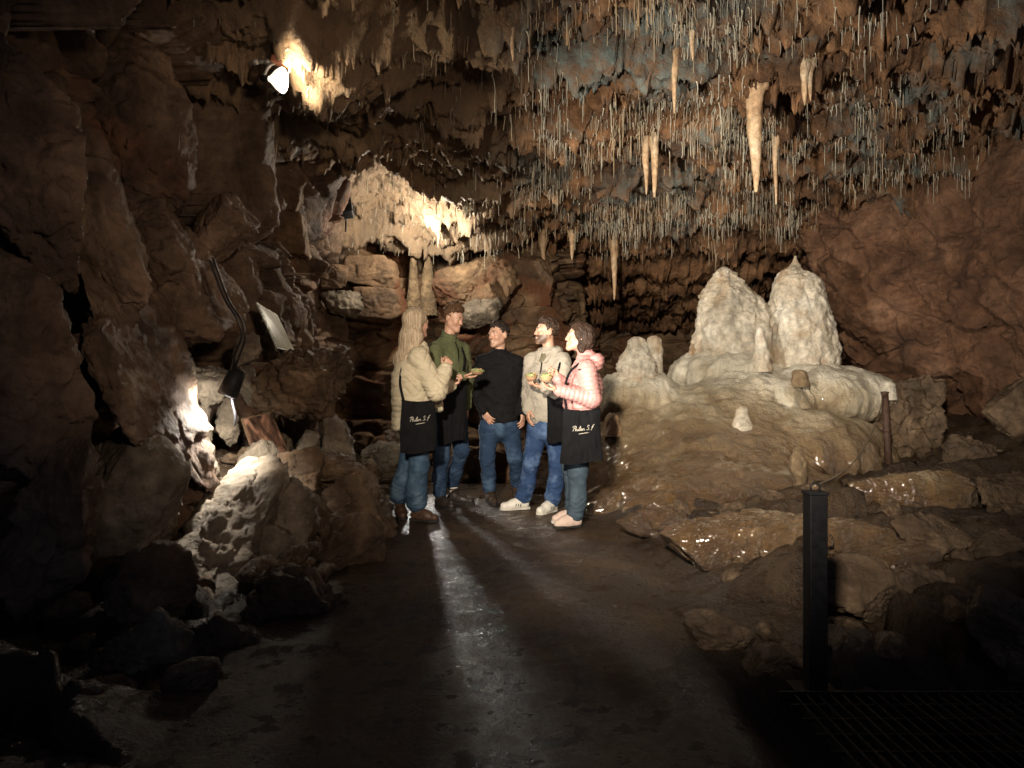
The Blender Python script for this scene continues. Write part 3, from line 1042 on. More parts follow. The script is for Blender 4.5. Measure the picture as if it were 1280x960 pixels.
for m_ in pm:
    m_.materials.append(M_STRAW)
restv, restf, nb = [], [], 0
for r_, i in enumerate(order):
    k_ = i % 8
    loc = (float(sx[i]), float(sy[i]), float(zc[i]))
    if r_ < 300:
        o = add('straw_stalactite', pm[k_], None, label='thin pale straw stalactite among hundreds hanging from the ceiling bands', cat='stalactite', group='thin straw stalactites on the ceiling', loc=loc)
        o.scale = (thick[i], thick[i], ln[i])
        o.rotation_euler = (0, 0, random.uniform(0, 6.28))
    else:
        v_, f_ = protos[k_]
        restv.append(v_ * np.array((thick[i], thick[i], ln[i])) + np.array(loc))
        restf.append(f_ + nb)
        nb += len(v_)
if restv:
    add('straw_stalactites', mesh_np('straw_stalactites', np.concatenate(restv), np.concatenate(restf)), M_STRAW, label='mass of short thin straw stalactites fringing the ceiling', cat='stalactites', kind='stuff')
print('straws', len(sx))


# ================================================================== BOULDERS
_ico = {}


def ico(sub):
    if sub not in _ico:
        bm = bmesh.new()
        bmesh.ops.create_icosphere(bm, subdivisions=sub, radius=1.0)
        _ico[sub] = (np.array([v_.co[:] for v_ in bm.verts], np.float32), np.array([[v_.index for v_ in f_.verts] for f_ in bm.faces], np.int32))
        bm.free()
    return _ico[sub]


def boulder_mesh(size, seed, sub=5, ncut=13, rough=1.0, lo=0.5, bed=False):
    rs_ = np.random.RandomState(seed)
    d_, f_ = ico(sub)
    n_ = rs_.normal(size=(ncut, 3))
    n_ /= np.linalg.norm(n_, axis=1)[:, None]
    h_ = rs_.uniform(lo, 0.95, ncut)
    if bed:      # a quarried-looking block: six main faces, a little out of square, and a few broken corners
        ax_ = np.concatenate([np.eye(3), -np.eye(3)]) + rs_.normal(0, 0.13, (6, 3))
        n_ = np.concatenate([ax_ / np.linalg.norm(ax_, axis=1)[:, None], n_[:6]])
        h_ = np.concatenate([rs_.uniform(0.62, 0.80, 6), rs_.uniform(0.82, 1.05, 6)])
    c_ = d_ @ n_.T
    r_ = np.where(c_ > 0.05, h_ / np.maximum(c_, 0.05), 9.0)
    r_ = np.minimum(r_, 1.15)
    r_ = -np.log(np.exp(-r_ * 22).sum(1)) / 22 if False else r_.min(1)
    v_ = d_ * r_[:, None] * np.asarray(size, np.float32)
    m_ = float(np.mean(size))
    sd = seed * 3.7
    bed = fbm(v_ @ rotm(25, 15, seed).T / m_ * np.array((0.8, 0.8, 4.0)) + sd, 3)
    dd_ = m_ * (0.07 * fbm(v_ / m_ * 1.3 + sd, 3) + 0.04 * bed + 0.022 * fbm(v_ / m_ * 4 + sd, 4, ridged=True)) * rough
    f1_, f2_, rid_, off_ = worley(v_ / m_ * 2.0 + sd)
    dd_ = dd_ - m_ * 0.05 * rough * (1 - sstep(0, 0.08, f2_ - f1_)) * (rid_[:, 1] > 0.5) + m_ * 0.17 * rough * ((rid_ - 0.5) * off_).sum(1)
    f1_, f2_, rid_, off_ = worley(v_ / m_ * 5.0 + sd)
    dd_ = dd_ + m_ * rough * (0.05 * ((rid_ - 0.5) * off_).sum(1) * 2 + 0.012 * fbm(v_ / m_ * 11, 3))
    v_ = v_ + d_ * dd_[:, None]
    return v_, f_


def boulder(box, D, mat, label, seed, depth=1.0, rot=0.0, sub=5, cat='rock', name='boulder', group=None, rough=1.0, lo=0.5, yaw=0.0, ncut=13, pitch=0.0, stretch_=1.0, bed=False):
    """box = (left, top, right, bottom) in the photo, D = distance of its middle"""
    x0, y0, x1, y1 = box
    if group == 'rocks on the right bank':      # nearer until it lies on the bank instead of in it
        while D > 2.5:
            q_ = P((x0 + x1) / 2, (y0 + y1) / 2, D)
            if q_[2] > float(floor_z(q_[0], q_[1])[0]) + 0.12 * (y1 - y0) / F * D:
                break
            D *= 0.985
    w = (x1 - x0) / F * D / 2
    h = (y1 - y0) / F * D / 2
    a = R(rot)
    v_, f_ = boulder_mesh((w * 1.25, (w + h) / 2 * depth * 1.15, h * 1.25 * stretch_), seed, sub, ncut, rough, lo, bed)
    cs, sn = math.cos(a), math.sin(a)
    M = np.array(((cs, 0, sn), (0, 1, 0), (-sn, 0, cs)))
    cy_, sy_ = math.cos(R(yaw)), math.sin(R(yaw))
    M = np.array(((cy_, -sy_, 0), (sy_, cy_, 0), (0, 0, 1))) @ M
    cp_, sp_ = math.cos(R(pitch)), math.sin(R(pitch))
    M = np.array(((1, 0, 0), (0, cp_, sp_), (0, -sp_, cp_))) @ M      # leans back, away from the camera
    v_ = v_ @ M.T
    return add(name, mesh_np(name, v_, f_), mat, label=label, cat=cat, group=group, loc=P((x0 + x1) / 2, (y0 + y1) / 2, D))


GL = 'boulders heaped along the left wall'
GW = 'blocks standing out of the left wall'
GB = 'blocks of the back wall'
GR = 'rocks on the right bank'
boulder((128, 322, 264, 428), 4.9, M_LEFT, 'huge dark brown slab overhanging the brightly lit crevice', 3, 0.9, -6, 6, group=GW, lo=0.62, bed=True)
boulder((238, 250, 322, 315), 5.5, M_LEFT, 'jutting block with a pale worn nose high on the left wall', 8, 0.9, -32, 6, group=GW)
boulder((150, 230, 215, 370), 4.7, M_LEFT, 'long steep slab above the huge overhanging slab', 12, 0.6, -28, 6, group=GW)
boulder((215, 300, 290, 400), 5.3, M_LEFT, 'steep rib of rock between the jutting block and the hanging cables', 14, 0.6, -30, 6, group=GW)
boulder((60, 420, 170, 520), 3.9, M_LEFT, 'dark block at the far left with a reddish edge', 15, 0.7, -35, 6, group=GW)
boulder((283, 80, 335, 180), 6.9, M_BACK, 'upright rounded block below the water pipe, left of the glowing bulb', 17, 0.8, 5, 5, group=GW, bed=True)
boulder((330, 110, 372, 190), 7.4, M_BACK, 'squarish reddish block just below the glowing bulb', 18, 0.8, -8, 5, group=GW, bed=True)
boulder((330, 265, 388, 322), 7.7, M_BACK, 'square reddish block between the left wall and the floodlight', 21, 0.8, 4, 5, group=GW, lo=0.65, bed=True)
boulder((322, 215, 380, 268), 7.6, M_BACK, 'broad reddish block on top of the square one', 22, 0.8, 8, 5, group=GW, lo=0.6, bed=True)
boulder((270, 195, 325, 240), 6.6, M_LEFT, 'rounded dark block above the jutting pale nose', 23, 0.8, -14, 5, group=GW)
boulder((322, 322, 392, 362), 7.9, M_BACK, 'flat reddish bed below the square block', 24, 0.8, 2, 5, group=GW, bed=True)
boulder((70, 170, 160, 420), 4.0, M_LEFT, 'very long steep slab at the far left beside the huge overhanging slab', 111, 0.5, -24, 6, group=GW, lo=0.62)
boulder((-40, 60, 90, 330), 3.5, M_LEFT, 'long steep slab in the dark top left corner', 112, 0.5, -20, 6, group=GW, lo=0.62)
boulder((-60, 300, 70, 560), 3.3, M_LEFT, 'long steep slab in the dark at the left edge', 113, 0.5, -18, 6, group=GW, lo=0.62)
boulder((120, 70, 230, 260), 5.0, M_LEFT, 'broad steep slab high in the dark on the left wall', 114, 0.5, -26, 6, group=GW, lo=0.62)
boulder((176, 300, 200, 585), 4.25, M_LEFT, 'long thin pale edged rib slanting down to the white lit ribs', 116, 1.2, -20, 6, group=GW, lo=0.7)
boulder((150, 380, 176, 540), 3.95, M_LEFT, 'thin rib left of the long pale edged rib', 117, 1.2, -20, 6, group=GW, lo=0.7)
# around the crevice
boulder((300, 418, 328, 458), 5.85, M_BOULDER, 'pale lump hanging beside the cables, below the grey sign', 26, 0.9, 10, 5, group=GW)
boulder((296, 456, 320, 500), 5.95, M_BOULDER, 'white lit lump under the pale lump by the cables', 27, 0.9, -12, 5, group=GW)
boulder((212, 470, 246, 560), 5.28, M_BOULDER, 'bright white rib lit by the hidden lamp', 28, 0.7, -24, 5, group=GW, rough=1.7)
boulder((236, 455, 282, 505), 5.35, M_BOULDER, 'bright jagged ledge under the huge overhanging slab', 29, 0.7, 6, 5, group=GW, rough=1.8)
boulder((232, 535, 264, 625), 5.05, M_BOULDER, 'lower jagged white rib below the bright one', 31, 0.7, -20, 5, group=GW, rough=1.8)
boulder((238, 505, 262, 560), 5.35, M_BOULDER, 'small white fang of rock between the two bright ribs', 32, 0.7, -14, 5, group=GW, rough=1.8)
boulder((270, 505, 292, 560), 5.5, M_BOULDER, 'white drip shaped lump right of the bright ribs', 33, 0.8, -6, 5, group=GW, rough=1.3)
rs = np.random.RandomState(77)
for k_ in range(13):
    t_ = k_ / 12
    cx_ = 216 + 44 * t_ + rs.uniform(-9, 9)
    cy_ = 462 + 172 * t_ + rs.uniform(-5, 5)
    w_, h_2 = rs.uniform(8, 15), rs.uniform(12, 21)
    boulder((cx_ - w_, cy_ - h_2, cx_ + w_, cy_ + h_2), 4.92 - 0.25 * t_ + rs.uniform(-0.06, 0.06), M_BOULDER, 'small jagged white lit stone in the bright seam beside the smooth grey boulder', 300 + k_, 1.0, -22 + rs.uniform(-25, 25), 4,
            group='jagged stones of the bright seam', rough=1.9, cat='stone', name='jagged_stone')
# the heap
boulder((96, 562, 222, 704), 3.95, M_BOULDER, 'large smooth grey boulder at the left below the white ribs', 35, 0.85, -30, 6, group=GL, rough=0.7, lo=0.6)
boulder((325, 436, 432, 512), 6.15, M_RUBBLE, 'knobbly brown boulder carrying the grey sign', 37, 0.8, -4, 6, group=GL, rough=1.8)
boulder((216, 598, 316, 772), 4.2, M_BOULDER, 'tall pale slab standing beside the smooth grey boulder', 40, 0.55, 12, 6, group=GL, lo=0.6, pitch=50, stretch_=1.45)
boulder((300, 565, 342, 645), 5.1, M_BOULDER, 'pale upright stone right below the picture board', 41, 0.7, 6, 5, group=GL, pitch=25)
boulder((312, 608, 382, 696), 4.65, M_BOULDER, 'pale angular boulder in the middle of the heap', 42, 0.8, -10, 6, group=GL, lo=0.6, pitch=40, stretch_=1.2)
boulder((296, 655, 358, 732), 4.35, M_BOULDER, 'pale tilted stone leaning under the angular boulder', 43, 0.7, 22, 5, group=GL, pitch=45, stretch_=1.2)
boulder((346, 570, 402, 640), 5.2, M_RUBBLE, 'brown broken boulder right of the pale upright stone', 44, 0.8, 12, 6, group=GL)
boulder((394, 528, 442, 580), 6.0, M_BOULDER, 'tan upright boulder crowning the right end of the heap', 45, 0.7, -8, 5, group=GL)
boulder((368, 545, 400, 582), 5.9, M_BOULDER, 'small tan block leaning on the tan upright boulder', 46, 0.8, 10, 5, group=GL)
boulder((352, 568, 446, 602), 5.6, M_RUBBLE, 'long flat brown slab below the tan blocks', 47, 0.8, 4, 6, group=GL, rough=1.3)
boulder((395, 590, 482, 700), 5.3, M_RUBBLE, 'big dark boulder whose shaded face drops to the path', 48, 0.7, 8, 6, group=GL, rough=1.2)
boulder((360, 650, 470, 765), 4.6, M_RUBBLE, 'wide dark boulder at the foot of the heap beside the path', 49, 0.7, 14, 6, group=GL, rough=1.2)
boulder((310, 735, 442, 850), 3.6, M_RUBBLE, 'rough brown boulder at the near end of the heap beside the path', 50, 0.7, -18, 6, group=GL, rough=1.6)
boulder((318, 742, 362, 792), 3.75, M_RUBBLE, 'rounded brown stone on the near end of the heap', 51, 0.9, 10, 5, group=GL)
boulder((132, 778, 236, 880), 2.95, M_BOULDER, 'wedge of rock with a pale flat top in the dark near corner', 52, 0.7, 24, 6, group=GL, lo=0.6, rough=1.4)
boulder((220, 770, 330, 880), 3.1, M_RUBBLE, 'dark brown boulder right of the pale topped wedge', 53, 0.7, -8, 6, group=GL, rough=1.3)
boulder((140, 690, 225, 780), 3.4, M_RUBBLE, 'dark sloping boulder behind the pale topped wedge', 54, 0.7, -25, 5, group=GL, pitch=40)
boulder((20, 560, 120, 780), 3.3, M_LEFT, 'dark reddish rib of rock at the far left edge', 55, 0.6, 12, 6, group=GL)
boulder((338, 716, 356, 738), 3.95, M_BOULDER, 'small pale stone, left one of the row above the rough brown boulder', 56, 0.9, 10, 4, group=GL)
boulder((358, 720, 372, 738), 3.95, M_BOULDER, 'small pale stone, middle one of the row above the rough brown boulder', 57, 0.9, 30, 4, group=GL)
boulder((384, 716, 404, 736), 3.9, M_BOULDER, 'small pale stone, right one of the row above the rough brown boulder', 58, 0.9, -20, 4, group=GL)
# between heap and people
boulder((448, 556, 502, 585), 7.6, M_BOULDER, 'yellowish flat stone behind the blond woman', 60, 0.8, -4, 5, group=GB)
boulder((430, 580, 478, 612), 7.2, M_RUBBLE, 'dark wet stone left of the blond woman', 61, 0.8, 6, 5, group=GB)
boulder((484, 540, 540, 566), 8.2, M_RUBBLE, 'low brown stone far behind the blond woman', 62, 0.8, 3, 5, group=GB)
boulder((560, 560, 660, 604), 8.3, M_BACK, 'long yellowish ledge behind the legs of the men', 63, 0.7, 2, 6, group=GB, bed=True)
boulder((640, 560, 668, 604), 7.6, M_BACK, 'small yellowish stone between the legs of the black shirt and grey jacket men', 64, 0.9, 8, 5, group=GB, bed=True)
# back wall
boulder((428, 322, 496, 358), 9.5, M_BACK, 'tan bed of rock with a flat face under the bright ceiling lip', 66, 0.6, 2, 5, group=GB, lo=0.68, bed=True)
boulder((436, 356, 502, 402), 9.45, M_BACK, 'plain tan block below the tan bed of rock', 67, 0.6, 3, 5, group=GB, lo=0.68, bed=True)
boulder((408, 362, 446, 398), 9.3, M_BOULDER, 'knobbly pale stone left of the plain tan block', 68, 0.8, -6, 5, group=GB, rough=1.6)
boulder((400, 330, 434, 362), 9.3, M_BACK, 'small dark red block left of the tan bed of rock', 69, 0.8, 0, 5, group=GB, bed=True)
boulder((548, 330, 632, 388), 9.75, M_BACK, 'ribbed tan drapery of rock on the back wall above the green jacket', 70, 0.5, 0, 6, group=GB, rough=1.3, lo=0.68)
boulder((596, 352, 632, 392), 9.5, M_BACK, 'tan nose of rock at the right end of the ribbed drapery', 71, 0.8, 20, 5, group=GB)
boulder((575, 372, 618, 410), 9.4, M_BOULDER, 'greyish lumpy rock behind the head in the green jacket', 72, 0.7, 0, 5, group=GB, rough=1.8)
boulder((640, 320, 690, 390), 10.2, M_BACK, 'dark red rib at the edge of the passage', 73, 0.6, 4, 5, group=GB, bed=True)
# right of the mound
boulder((1092, 474, 1176, 562), 8.35, M_RUBBLE, 'big layered brown block under the white boss at the right end of the mound', 75, 0.7, -2, 6, group=GR, rough=1.6, lo=0.65, bed=True)
boulder((1112, 545, 1146, 578), 8.5, M_RUBBLE, 'knob of rock hanging below the big layered block', 76, 0.8, 12, 5, group=GR, rough=1.5)
boulder((1084, 594, 1205, 646), 7.15, M_FLOW, 'wet reddish brown shelf of rock right of the dark post', 77, 0.7, 6, 6, group=GR, rough=0.9, lo=0.62)
boulder((1140, 585, 1200, 612), 7.6, M_RUBBLE, 'flat brown stone on top of the wet reddish shelf', 78, 0.8, 5, 5, group=GR)
boulder((1192, 552, 1258, 618), 7.2, M_RUBBLE, 'broken brown boulder at the right below the leaning wall', 79, 0.8, 10, 6, group=GR, rough=1.5)
boulder((1246, 466, 1300, 540), 7.6, M_RUBBLE, 'orange brown rock with a pale tip at the right edge', 80, 0.8, 30, 5, group=GR)
boulder((1214, 672, 1276, 712), 5.3, M_RUBBLE, 'flat faced brown stone low at the right edge', 81, 0.8, -18, 5, group=GR, lo=0.62)
boulder((1240, 590, 1320, 660), 6.4, M_RUBBLE, 'dark heap of rock at the right edge above the flat faced stone', 82, 0.8, 8, 6, group=GR, rough=1.5)
boulder((1128, 652, 1218, 698), 5.9, M_RUBBLE, 'long low stone in front of the wet reddish shelf', 83, 0.7, 6, 6, group=GR, rough=1.2)
boulder((1082, 652, 1112, 694), 5.6, M_RUBBLE, 'small upright stone right of the dark post', 84, 0.8, -6, 5, group=GR)
boulder((842, 652, 1010, 712), 5.3, M_FLOW, 'dark wet flat slab with a black gap under it, left of the post', 85, 0.9, -8, 6, group=GR, lo=0.6, bed=True)
boulder((975, 650, 1100, 692), 5.9, M_FLOW, 'wet brown plate of rock on the bank behind the top of the dark post', 121, 0.9, 4, 6, group=GR, lo=0.6, bed=True)
boulder((1040, 688, 1170, 728), 5.0, M_FLOW, 'wet brown plate of rock on the bank right of the dark post', 122, 0.9, -5, 6, group=GR, lo=0.6, bed=True)
boulder((780, 640, 880, 668), 5.75, M_FLOW, 'low wet tongue of rock where the mound meets the path', 123, 0.9, 3, 6, group=GR, lo=0.6)
boulder((1030, 708, 1112, 775), 4.2, M_RUBBLE, 'greyish stone behind the foot of the dark post', 86, 0.7, 12, 6, group=GR)
boulder((1110, 720, 1210, 790), 4.0, M_RUBBLE, 'dark low boulder in the shade right of the greyish stone', 87, 0.7, -6, 6, group=GR)
boulder((1200, 740, 1330, 840), 3.7, M_RUBBLE, 'dark boulder in the near right corner behind the grating', 88, 0.7, 10, 6, group=GR)
boulder((800, 622, 850, 650), 6.15, M_FLOW, 'wet brown lump at the left foot of the mound', 89, 0.8, -12, 5, group=GR)
boulder((938, 620, 985, 650), 6.6, M_FLOW, 'wet brown lump under the bulging edge of the mound', 90, 0.8, 4, 5, group=GR)
boulder((865, 770, 935, 822), 3.25, M_RUBBLE, 'low earthy stone at the edge of the path left of the post', 91, 0.8, 20, 5, group=GR)
boulder((930, 800, 985, 850), 2.9, M_RUBBLE, 'earthy stone at the foot of the dark post', 92, 0.8, -10, 5, group=GR)

# loose rubble, alike
small = [boulder_mesh((1, 0.85, 0.62), 200 + i, 3, 11, 1.1) for i in range(8)]
small = [mesh_np('rubble_stone', *q_, smooth=False) for q_ in small]
for m_ in small:
    m_.materials.append(M_RUBBLE)
rs = np.random.RandomState(21)
n_ = 0
while n_ < 150:
    left_side = rs.rand() < 0.45
    y_ = rs.uniform(2.6, 8.2) if not left_side else rs.uniform(2.6, 7.6)
    l_, r_ = path_edges(np.array([y_]))
    x_ = float(l_[0]) - rs.gamma(1.3, 0.45) if left_side else float(r_[0]) + rs.gamma(1.6, 1.0)
    if x_ < -2.4 or x_ > 5.4 or (not left_side and x_ < 4.0 and y_ > 5.9):
        continue
    s_ = min(rs.gamma(2.2, 0.035) + 0.02, 0.13 if left_side else 0.085)
    if left_side:
        gl, ll = 'loose stones of the heap on the left', 'small broken stone lying loose on the heap left of the path'
    else:
        gl, ll = 'loose stones on the right bank', 'small broken stone lying loose on the bank right of the path'
    o = add('rubble_stone', small[n_ % 8], None, label=ll, cat='stone', group=gl, loc=(x_, y_, float(floor_z(x_, y_)[0]) + s_ * 0.25))
    o.scale = (s_, s_, s_)
    o.rotation_euler = (rs.uniform(-0.6, 0.6), rs.uniform(-0.6, 0.6), rs.uniform(0, 6.3))
    n_ += 1


# ================================================================== FITTINGS OF THE SHOW CAVE
M_BLACK = plain('black_metal', (0.006, 0.006, 0.007), 0.6, 0.25, 0.0, 0.3, 30)
M_RUST = plain('rusty_metal', (0.055, 0.030, 0.020), 0.7, 0.3, 0.0, 0.5, 25, 0.5, 0.004)
M_PIPE = plain('grey_conduit', (0.42, 0.40, 0.37), 0.4, 0.5, 0.3, 0.25, 20)
M_RED = plain('reddish_fitting', (0.38, 0.15, 0.09), 0.5, 0.5, 0.0, 0.3, 40)
M_CABLE = plain('black_cable', (0.014, 0.014, 0.016), 0.35, 0.5)
M_ROPE = plain('wire_rope', (0.16, 0.13, 0.09), 0.6, 0.3, 0.2, 0.3, 300)
M_BULBGLASS = emit('lit_bulb', (1.0, 0.93, 0.78), 14.0)
M_BULBBODY = emit('bulb_reflector', (1.0, 0.88, 0.68), 1.1)


def lathe(name, prof, mat, parent, axis, org, n=32, **kw):
    """prof: (distance along axis, radius)"""
    ax = Vector(axis).normalized()
    q = Vector((0, 0, 1)).rotation_difference(ax).to_matrix()
    v_, f_ = [], []
    for z_, r_ in prof:
        for k_ in range(n):
            a_ = 2 * math.pi * k_ / n
            v_.append(tuple(q @ Vector((r_ * math.cos(a_), r_ * math.sin(a_), z_)) + Vector(org)))
    for i in range(len(prof) - 1):
        for k_ in range(n):
            f_.append((i * n + k_, i * n + (k_ + 1) % n, (i + 1) * n + (k_ + 1) % n, (i + 1) * n + k_))
    me = bpy.data.meshes.new(name)
    me.from_pydata(v_, [], f_)
    for p_ in me.polygons:
        p_.use_smooth = True
    return add(name, me, mat, parent, **kw)


# glowing reflector bulb on a conduit
bl = P(349, 100, 5.2)
lamp = empty('cave_lamp', bl, 'glowing white reflector bulb hanging from a conduit high on the left wall', 'lamp')
ax = Vector((0.97, -0.13, -0.16))
lathe('bulb', [(-0.085, 0.020), (-0.07, 0.024), (-0.045, 0.045), (-0.015, 0.072), (0.01, 0.088), (0.028, 0.092)], M_BULBBODY, lamp, ax, (0, 0, 0))
lathe('lens', [(0.028, 0.092), (0.036, 0.078), (0.042, 0.045), (0.044, 0.001)], M_BULBGLASS, lamp, ax, (0, 0, 0))
lathe('socket', [(-0.15, 0.016), (-0.14, 0.024), (-0.085, 0.024), (-0.082, 0.019)], M_BLACK, lamp, ax, (0, 0, 0))
jb = Vector(P(350, 77, 5.22)) - Vector(bl)
tube('bracket', spline([Vector(ax) * -0.13, Vector(ax) * -0.14 + Vector((0.05, 0, 0.09)), jb], 12), 0.011, M_PIPE, lamp)
bm = bmesh.new()
box_bm(bm, (0.13, 0.08, 0.055), Matrix.Translation(jb) @ Euler((0, R(12), R(10))).to_matrix().to_4x4(), 0.012)
bm_obj('junction_box', bm, M_RED, lamp)
tube('conduit', [tuple(jb + Vector((-0.04, 0, 0.0))), tuple(jb + Vector((-0.14, 0.01, 0.006))), tuple(jb + Vector((-0.25, 0.03, 0.0)))], 0.013, M_PIPE, lamp)
for dx in (-0.10, -0.19):
    lathe('coupling', [(-0.02, 0.013), (-0.018, 0.02), (0.018, 0.02), (0.02, 0.013)], M_PIPE, lamp, (1, 0, 0), tuple(jb + Vector((dx, 0.01, 0.004))), 14)

# floodlight box on the ledge, seen from behind
fl_c = P(432, 258, 8.62)
flood = empty('floodlight', fl_c, 'black box floodlight seen from behind against the bright ledge', 'floodlight')
M4 = Euler((R(-10), R(28), R(95))).to_matrix().to_4x4()
bm = bmesh.new()
box_bm(bm, (0.15, 0.16, 0.30), M4, 0.015)
bm_obj('housing', bm, M_BLACK, flood)
for k_ in (-1, 1):
    bm = bmesh.new()
    box_bm(bm, (0.20, 0.012, 0.03), M4 @ Matrix.Translation((0.04, 0.095 * k_, -0.02)), 0.003)
    bm_obj('yoke', bm, M_BLACK, flood)
bm = bmesh.new()
box_bm(bm, (0.02, 0.13, 0.26), M4 @ Matrix.Translation((0.08, 0, 0)), 0.004)
bm_obj('lens', bm, emit('floodlight_lens', (1.0, 0.9, 0.72), 3.0), flood)
tube('bracket', [(0, 0.02, -0.10), (-0.02, 0.10, -0.20), (-0.06, 0.25, -0.26)], 0.012, M_BLACK, flood)

bk = empty('floodlight', P(523, 546, 8.15), 'small black floodlight low on the ground behind the blond woman', 'floodlight')
bm = bmesh.new()
box_bm(bm, (0.16, 0.07, 0.12), Euler((R(-8), 0, R(6))).to_matrix().to_4x4(), 0.01)
bm_obj('housing', bm, M_BLACK, bk)
bm = bmesh.new()
box_bm(bm, (0.13, 0.006, 0.09), Euler((R(-8), 0, R(6))).to_matrix().to_4x4() @ Matrix.Translation((0, -0.037, 0)), 0.001)
bm_obj('lens', bm, emit('back_lens', (1.0, 0.95, 0.86), 5.0), bk)
zb_ = float(floor_z(bk.location.x, bk.location.y)[0]) - bk.location.z
tube('stake', [(0, 0.03, -0.05), (0, 0.035, zb_ * 0.5), (0, 0.035, zb_ - 0.05)], 0.010, M_BLACK, bk)

# hidden lamp in the crevice with its cables
cr_c = P(291, 478, 4.62)
cl = empty('crevice_lamp', cr_c, 'black shaded lamp hanging on cables beside the white lit ribs', 'lamp')
lathe('shade', [(-0.10, 0.03), (-0.09, 0.055), (0.0, 0.062), (0.09, 0.066), (0.10, 0.060)], M_BLACK, cl, (-0.35, -0.12, -0.9), (0, 0, 0), 24)
lathe('lens', [(0.075, 0.058), (0.085, 0.03), (0.087, 0.001)], emit('crevice_lens', (1.0, 0.94, 0.84), 8.0), cl, (-0.35, -0.12, -0.9), (0, 0, 0), 24)
cabs = [
    ([(262, 325, 4.5), (280, 372, 4.5), (296, 398, 4.5), (302, 420, 4.52), (293, 445, 4.55), (288, 468, 4.6)], 'black cable running down the wall to the crevice lamp'),
    ([(266, 322, 4.53), (286, 375, 4.53), (303, 402, 4.53), (306, 424, 4.54), (298, 448, 4.58), (292, 466, 4.62)], 'second black cable, lying right of the first down to the crevice lamp'),
    ([(290, 484, 4.66), (290, 500, 4.68), (294, 520, 4.7), (293, 532, 4.74)], 'short dark cable end hanging below the crevice lamp'),
]
for k_, (pts, lab) in enumerate(cabs):
    tube('cable', spline([P(*q_) for q_ in pts], 40), 0.0075 if k_ < 2 else 0.009, M_CABLE, None, 8, label=lab, cat='cable')


def panel(name, quad, thick, mats, label, cat, part):
    """a flat board with its own thickness; quad = TL, TR, BR, BL in the cave"""
    q_ = [Vector(P(*k_)) for k_ in quad]
    c_ = sum(q_, Vector()) / 4
    nrm = (q_[1] - q_[0]).cross(q_[3] - q_[0]).normalized()
    if nrm.y > 0:
        nrm = -nrm
    root = empty(name, c_, label, cat)

    def slab_(nm, s, off, th, mat):
        vs = [(k_ - c_) * s + nrm * off for k_ in q_] + [(k_ - c_) * s + nrm * (off - th) for k_ in q_]
        bm_ = bmesh.new()
        bv = [bm_.verts.new(k_) for k_ in vs]
        for ff in ((0, 1, 2, 3), (7, 6, 5, 4), (0, 4, 5, 1), (1, 5, 6, 2), (2, 6, 7, 3), (3, 7, 4, 0)):
            bm_.faces.new([bv[i] for i in ff])
        return bm_obj(nm, bm_, mat, root, smooth=False)
    slab_('board', 1.0, 0, thick, mats[0])
    slab_(part, 0.93, 0.004, 0.004, mats[1])
    return root, c_, nrm


def print_mat(name, a, b_, c_, streak, rough, rot):
    m = bpy.data.materials.new(name)
    t, b = nt(m)
    vec = node(t, 'ShaderNodeTexCoord').outputs['Object']
    s = noise(t, stretch(t, vec, streak, rot), 1.0, 5, 0.55, 0.6)
    c = ramp(t, s, [(0.34, a), (0.5, b_), (0.66, c_)])
    t.links.new(c, b.inputs['Base Color'])
    b.inputs['Roughness'].default_value = rough
    return m


M_FRAME = plain('panel_edge', (0.40, 0.42, 0.36), 0.3, 0.5)
rt, c_, nrm_ = panel('information_sign', [(321, 378, 6.05), (347, 394, 6.45), (369, 440, 6.40), (347, 435, 6.0)], 0.012,
                     (M_FRAME, print_mat('sign_print', (0.20, 0.23, 0.18), (0.34, 0.37, 0.30), (0.46, 0.48, 0.41), (7, 7, 2.2), 0.18, (0, 24, 0))),
                     'shiny grey information sign tilted on the knobbly brown boulder', 'sign', 'print')
tube('post', [tuple(Vector(P(352, 432, 6.2)) - c_), tuple(Vector(P(353, 462, 6.22)) - c_)], 0.014, M_BLACK, rt)
M_BROWN = plain('picture_edge', (0.20, 0.13, 0.08), 0.5, 0.3)
rt, c_, nrm_ = panel('picture_board', [(302, 523, 5.6), (339, 515, 5.95), (361, 565, 5.85), (320, 575, 5.5)], 0.014,
                     (M_BROWN, print_mat('cave_picture', (0.012, 0.010, 0.011), (0.16, 0.085, 0.055), (0.50, 0.27, 0.18), (14, 14, 3.5), 0.3, (0, 14, 0))),
                     'picture board with a brown and pink dripstone photo leaning in the heap', 'picture', 'print')
tube('post', [tuple(Vector(P(332, 560, 5.76)) - c_), tuple(Vector(P(334, 600, 5.78)) - c_)], 0.014, M_BLACK, rt)

# barrier: thick near post, thin far post, rope between
pb = P(1019, 866, 2.58)
zf_ = 0.0
post = empty('barrier_post', (pb[0], pb[1], zf_), 'thick square black barrier post in the near foreground', 'post')
top_z = CZ - (617 - 480) / F * 2.58
bm = bmesh.new()
box_bm(bm, (0.068, 0.068, top_z - zf_ + 0.06), Matrix.Translation((0, 0, (top_z - zf_ - 0.06) / 2)), 0.005)
bm_obj('shaft', bm, M_BLACK, post, smooth=False)
bm = bmesh.new()
box_bm(bm, (0.076, 0.076, 0.012), Matrix.Translation((0, 0, top_z - zf_ + 0.004)), 0.003)
bm_obj('cap', bm, M_BLACK, post, smooth=False)
tube('eye_ring', [(0.018 * math.cos(a_), 0, top_z - zf_ + 0.024 + 0.016 * math.sin(a_)) for a_ in np.linspace(-0.6, 3.8, 14)], 0.004, M_BLACK, post, 8)
bm = bmesh.new()
box_bm(bm, (0.16, 0.16, 0.012), Matrix.Translation((0, 0, 0.012)), 0.003)
bm_obj('base_plate', bm, M_BLACK, post, smooth=False)

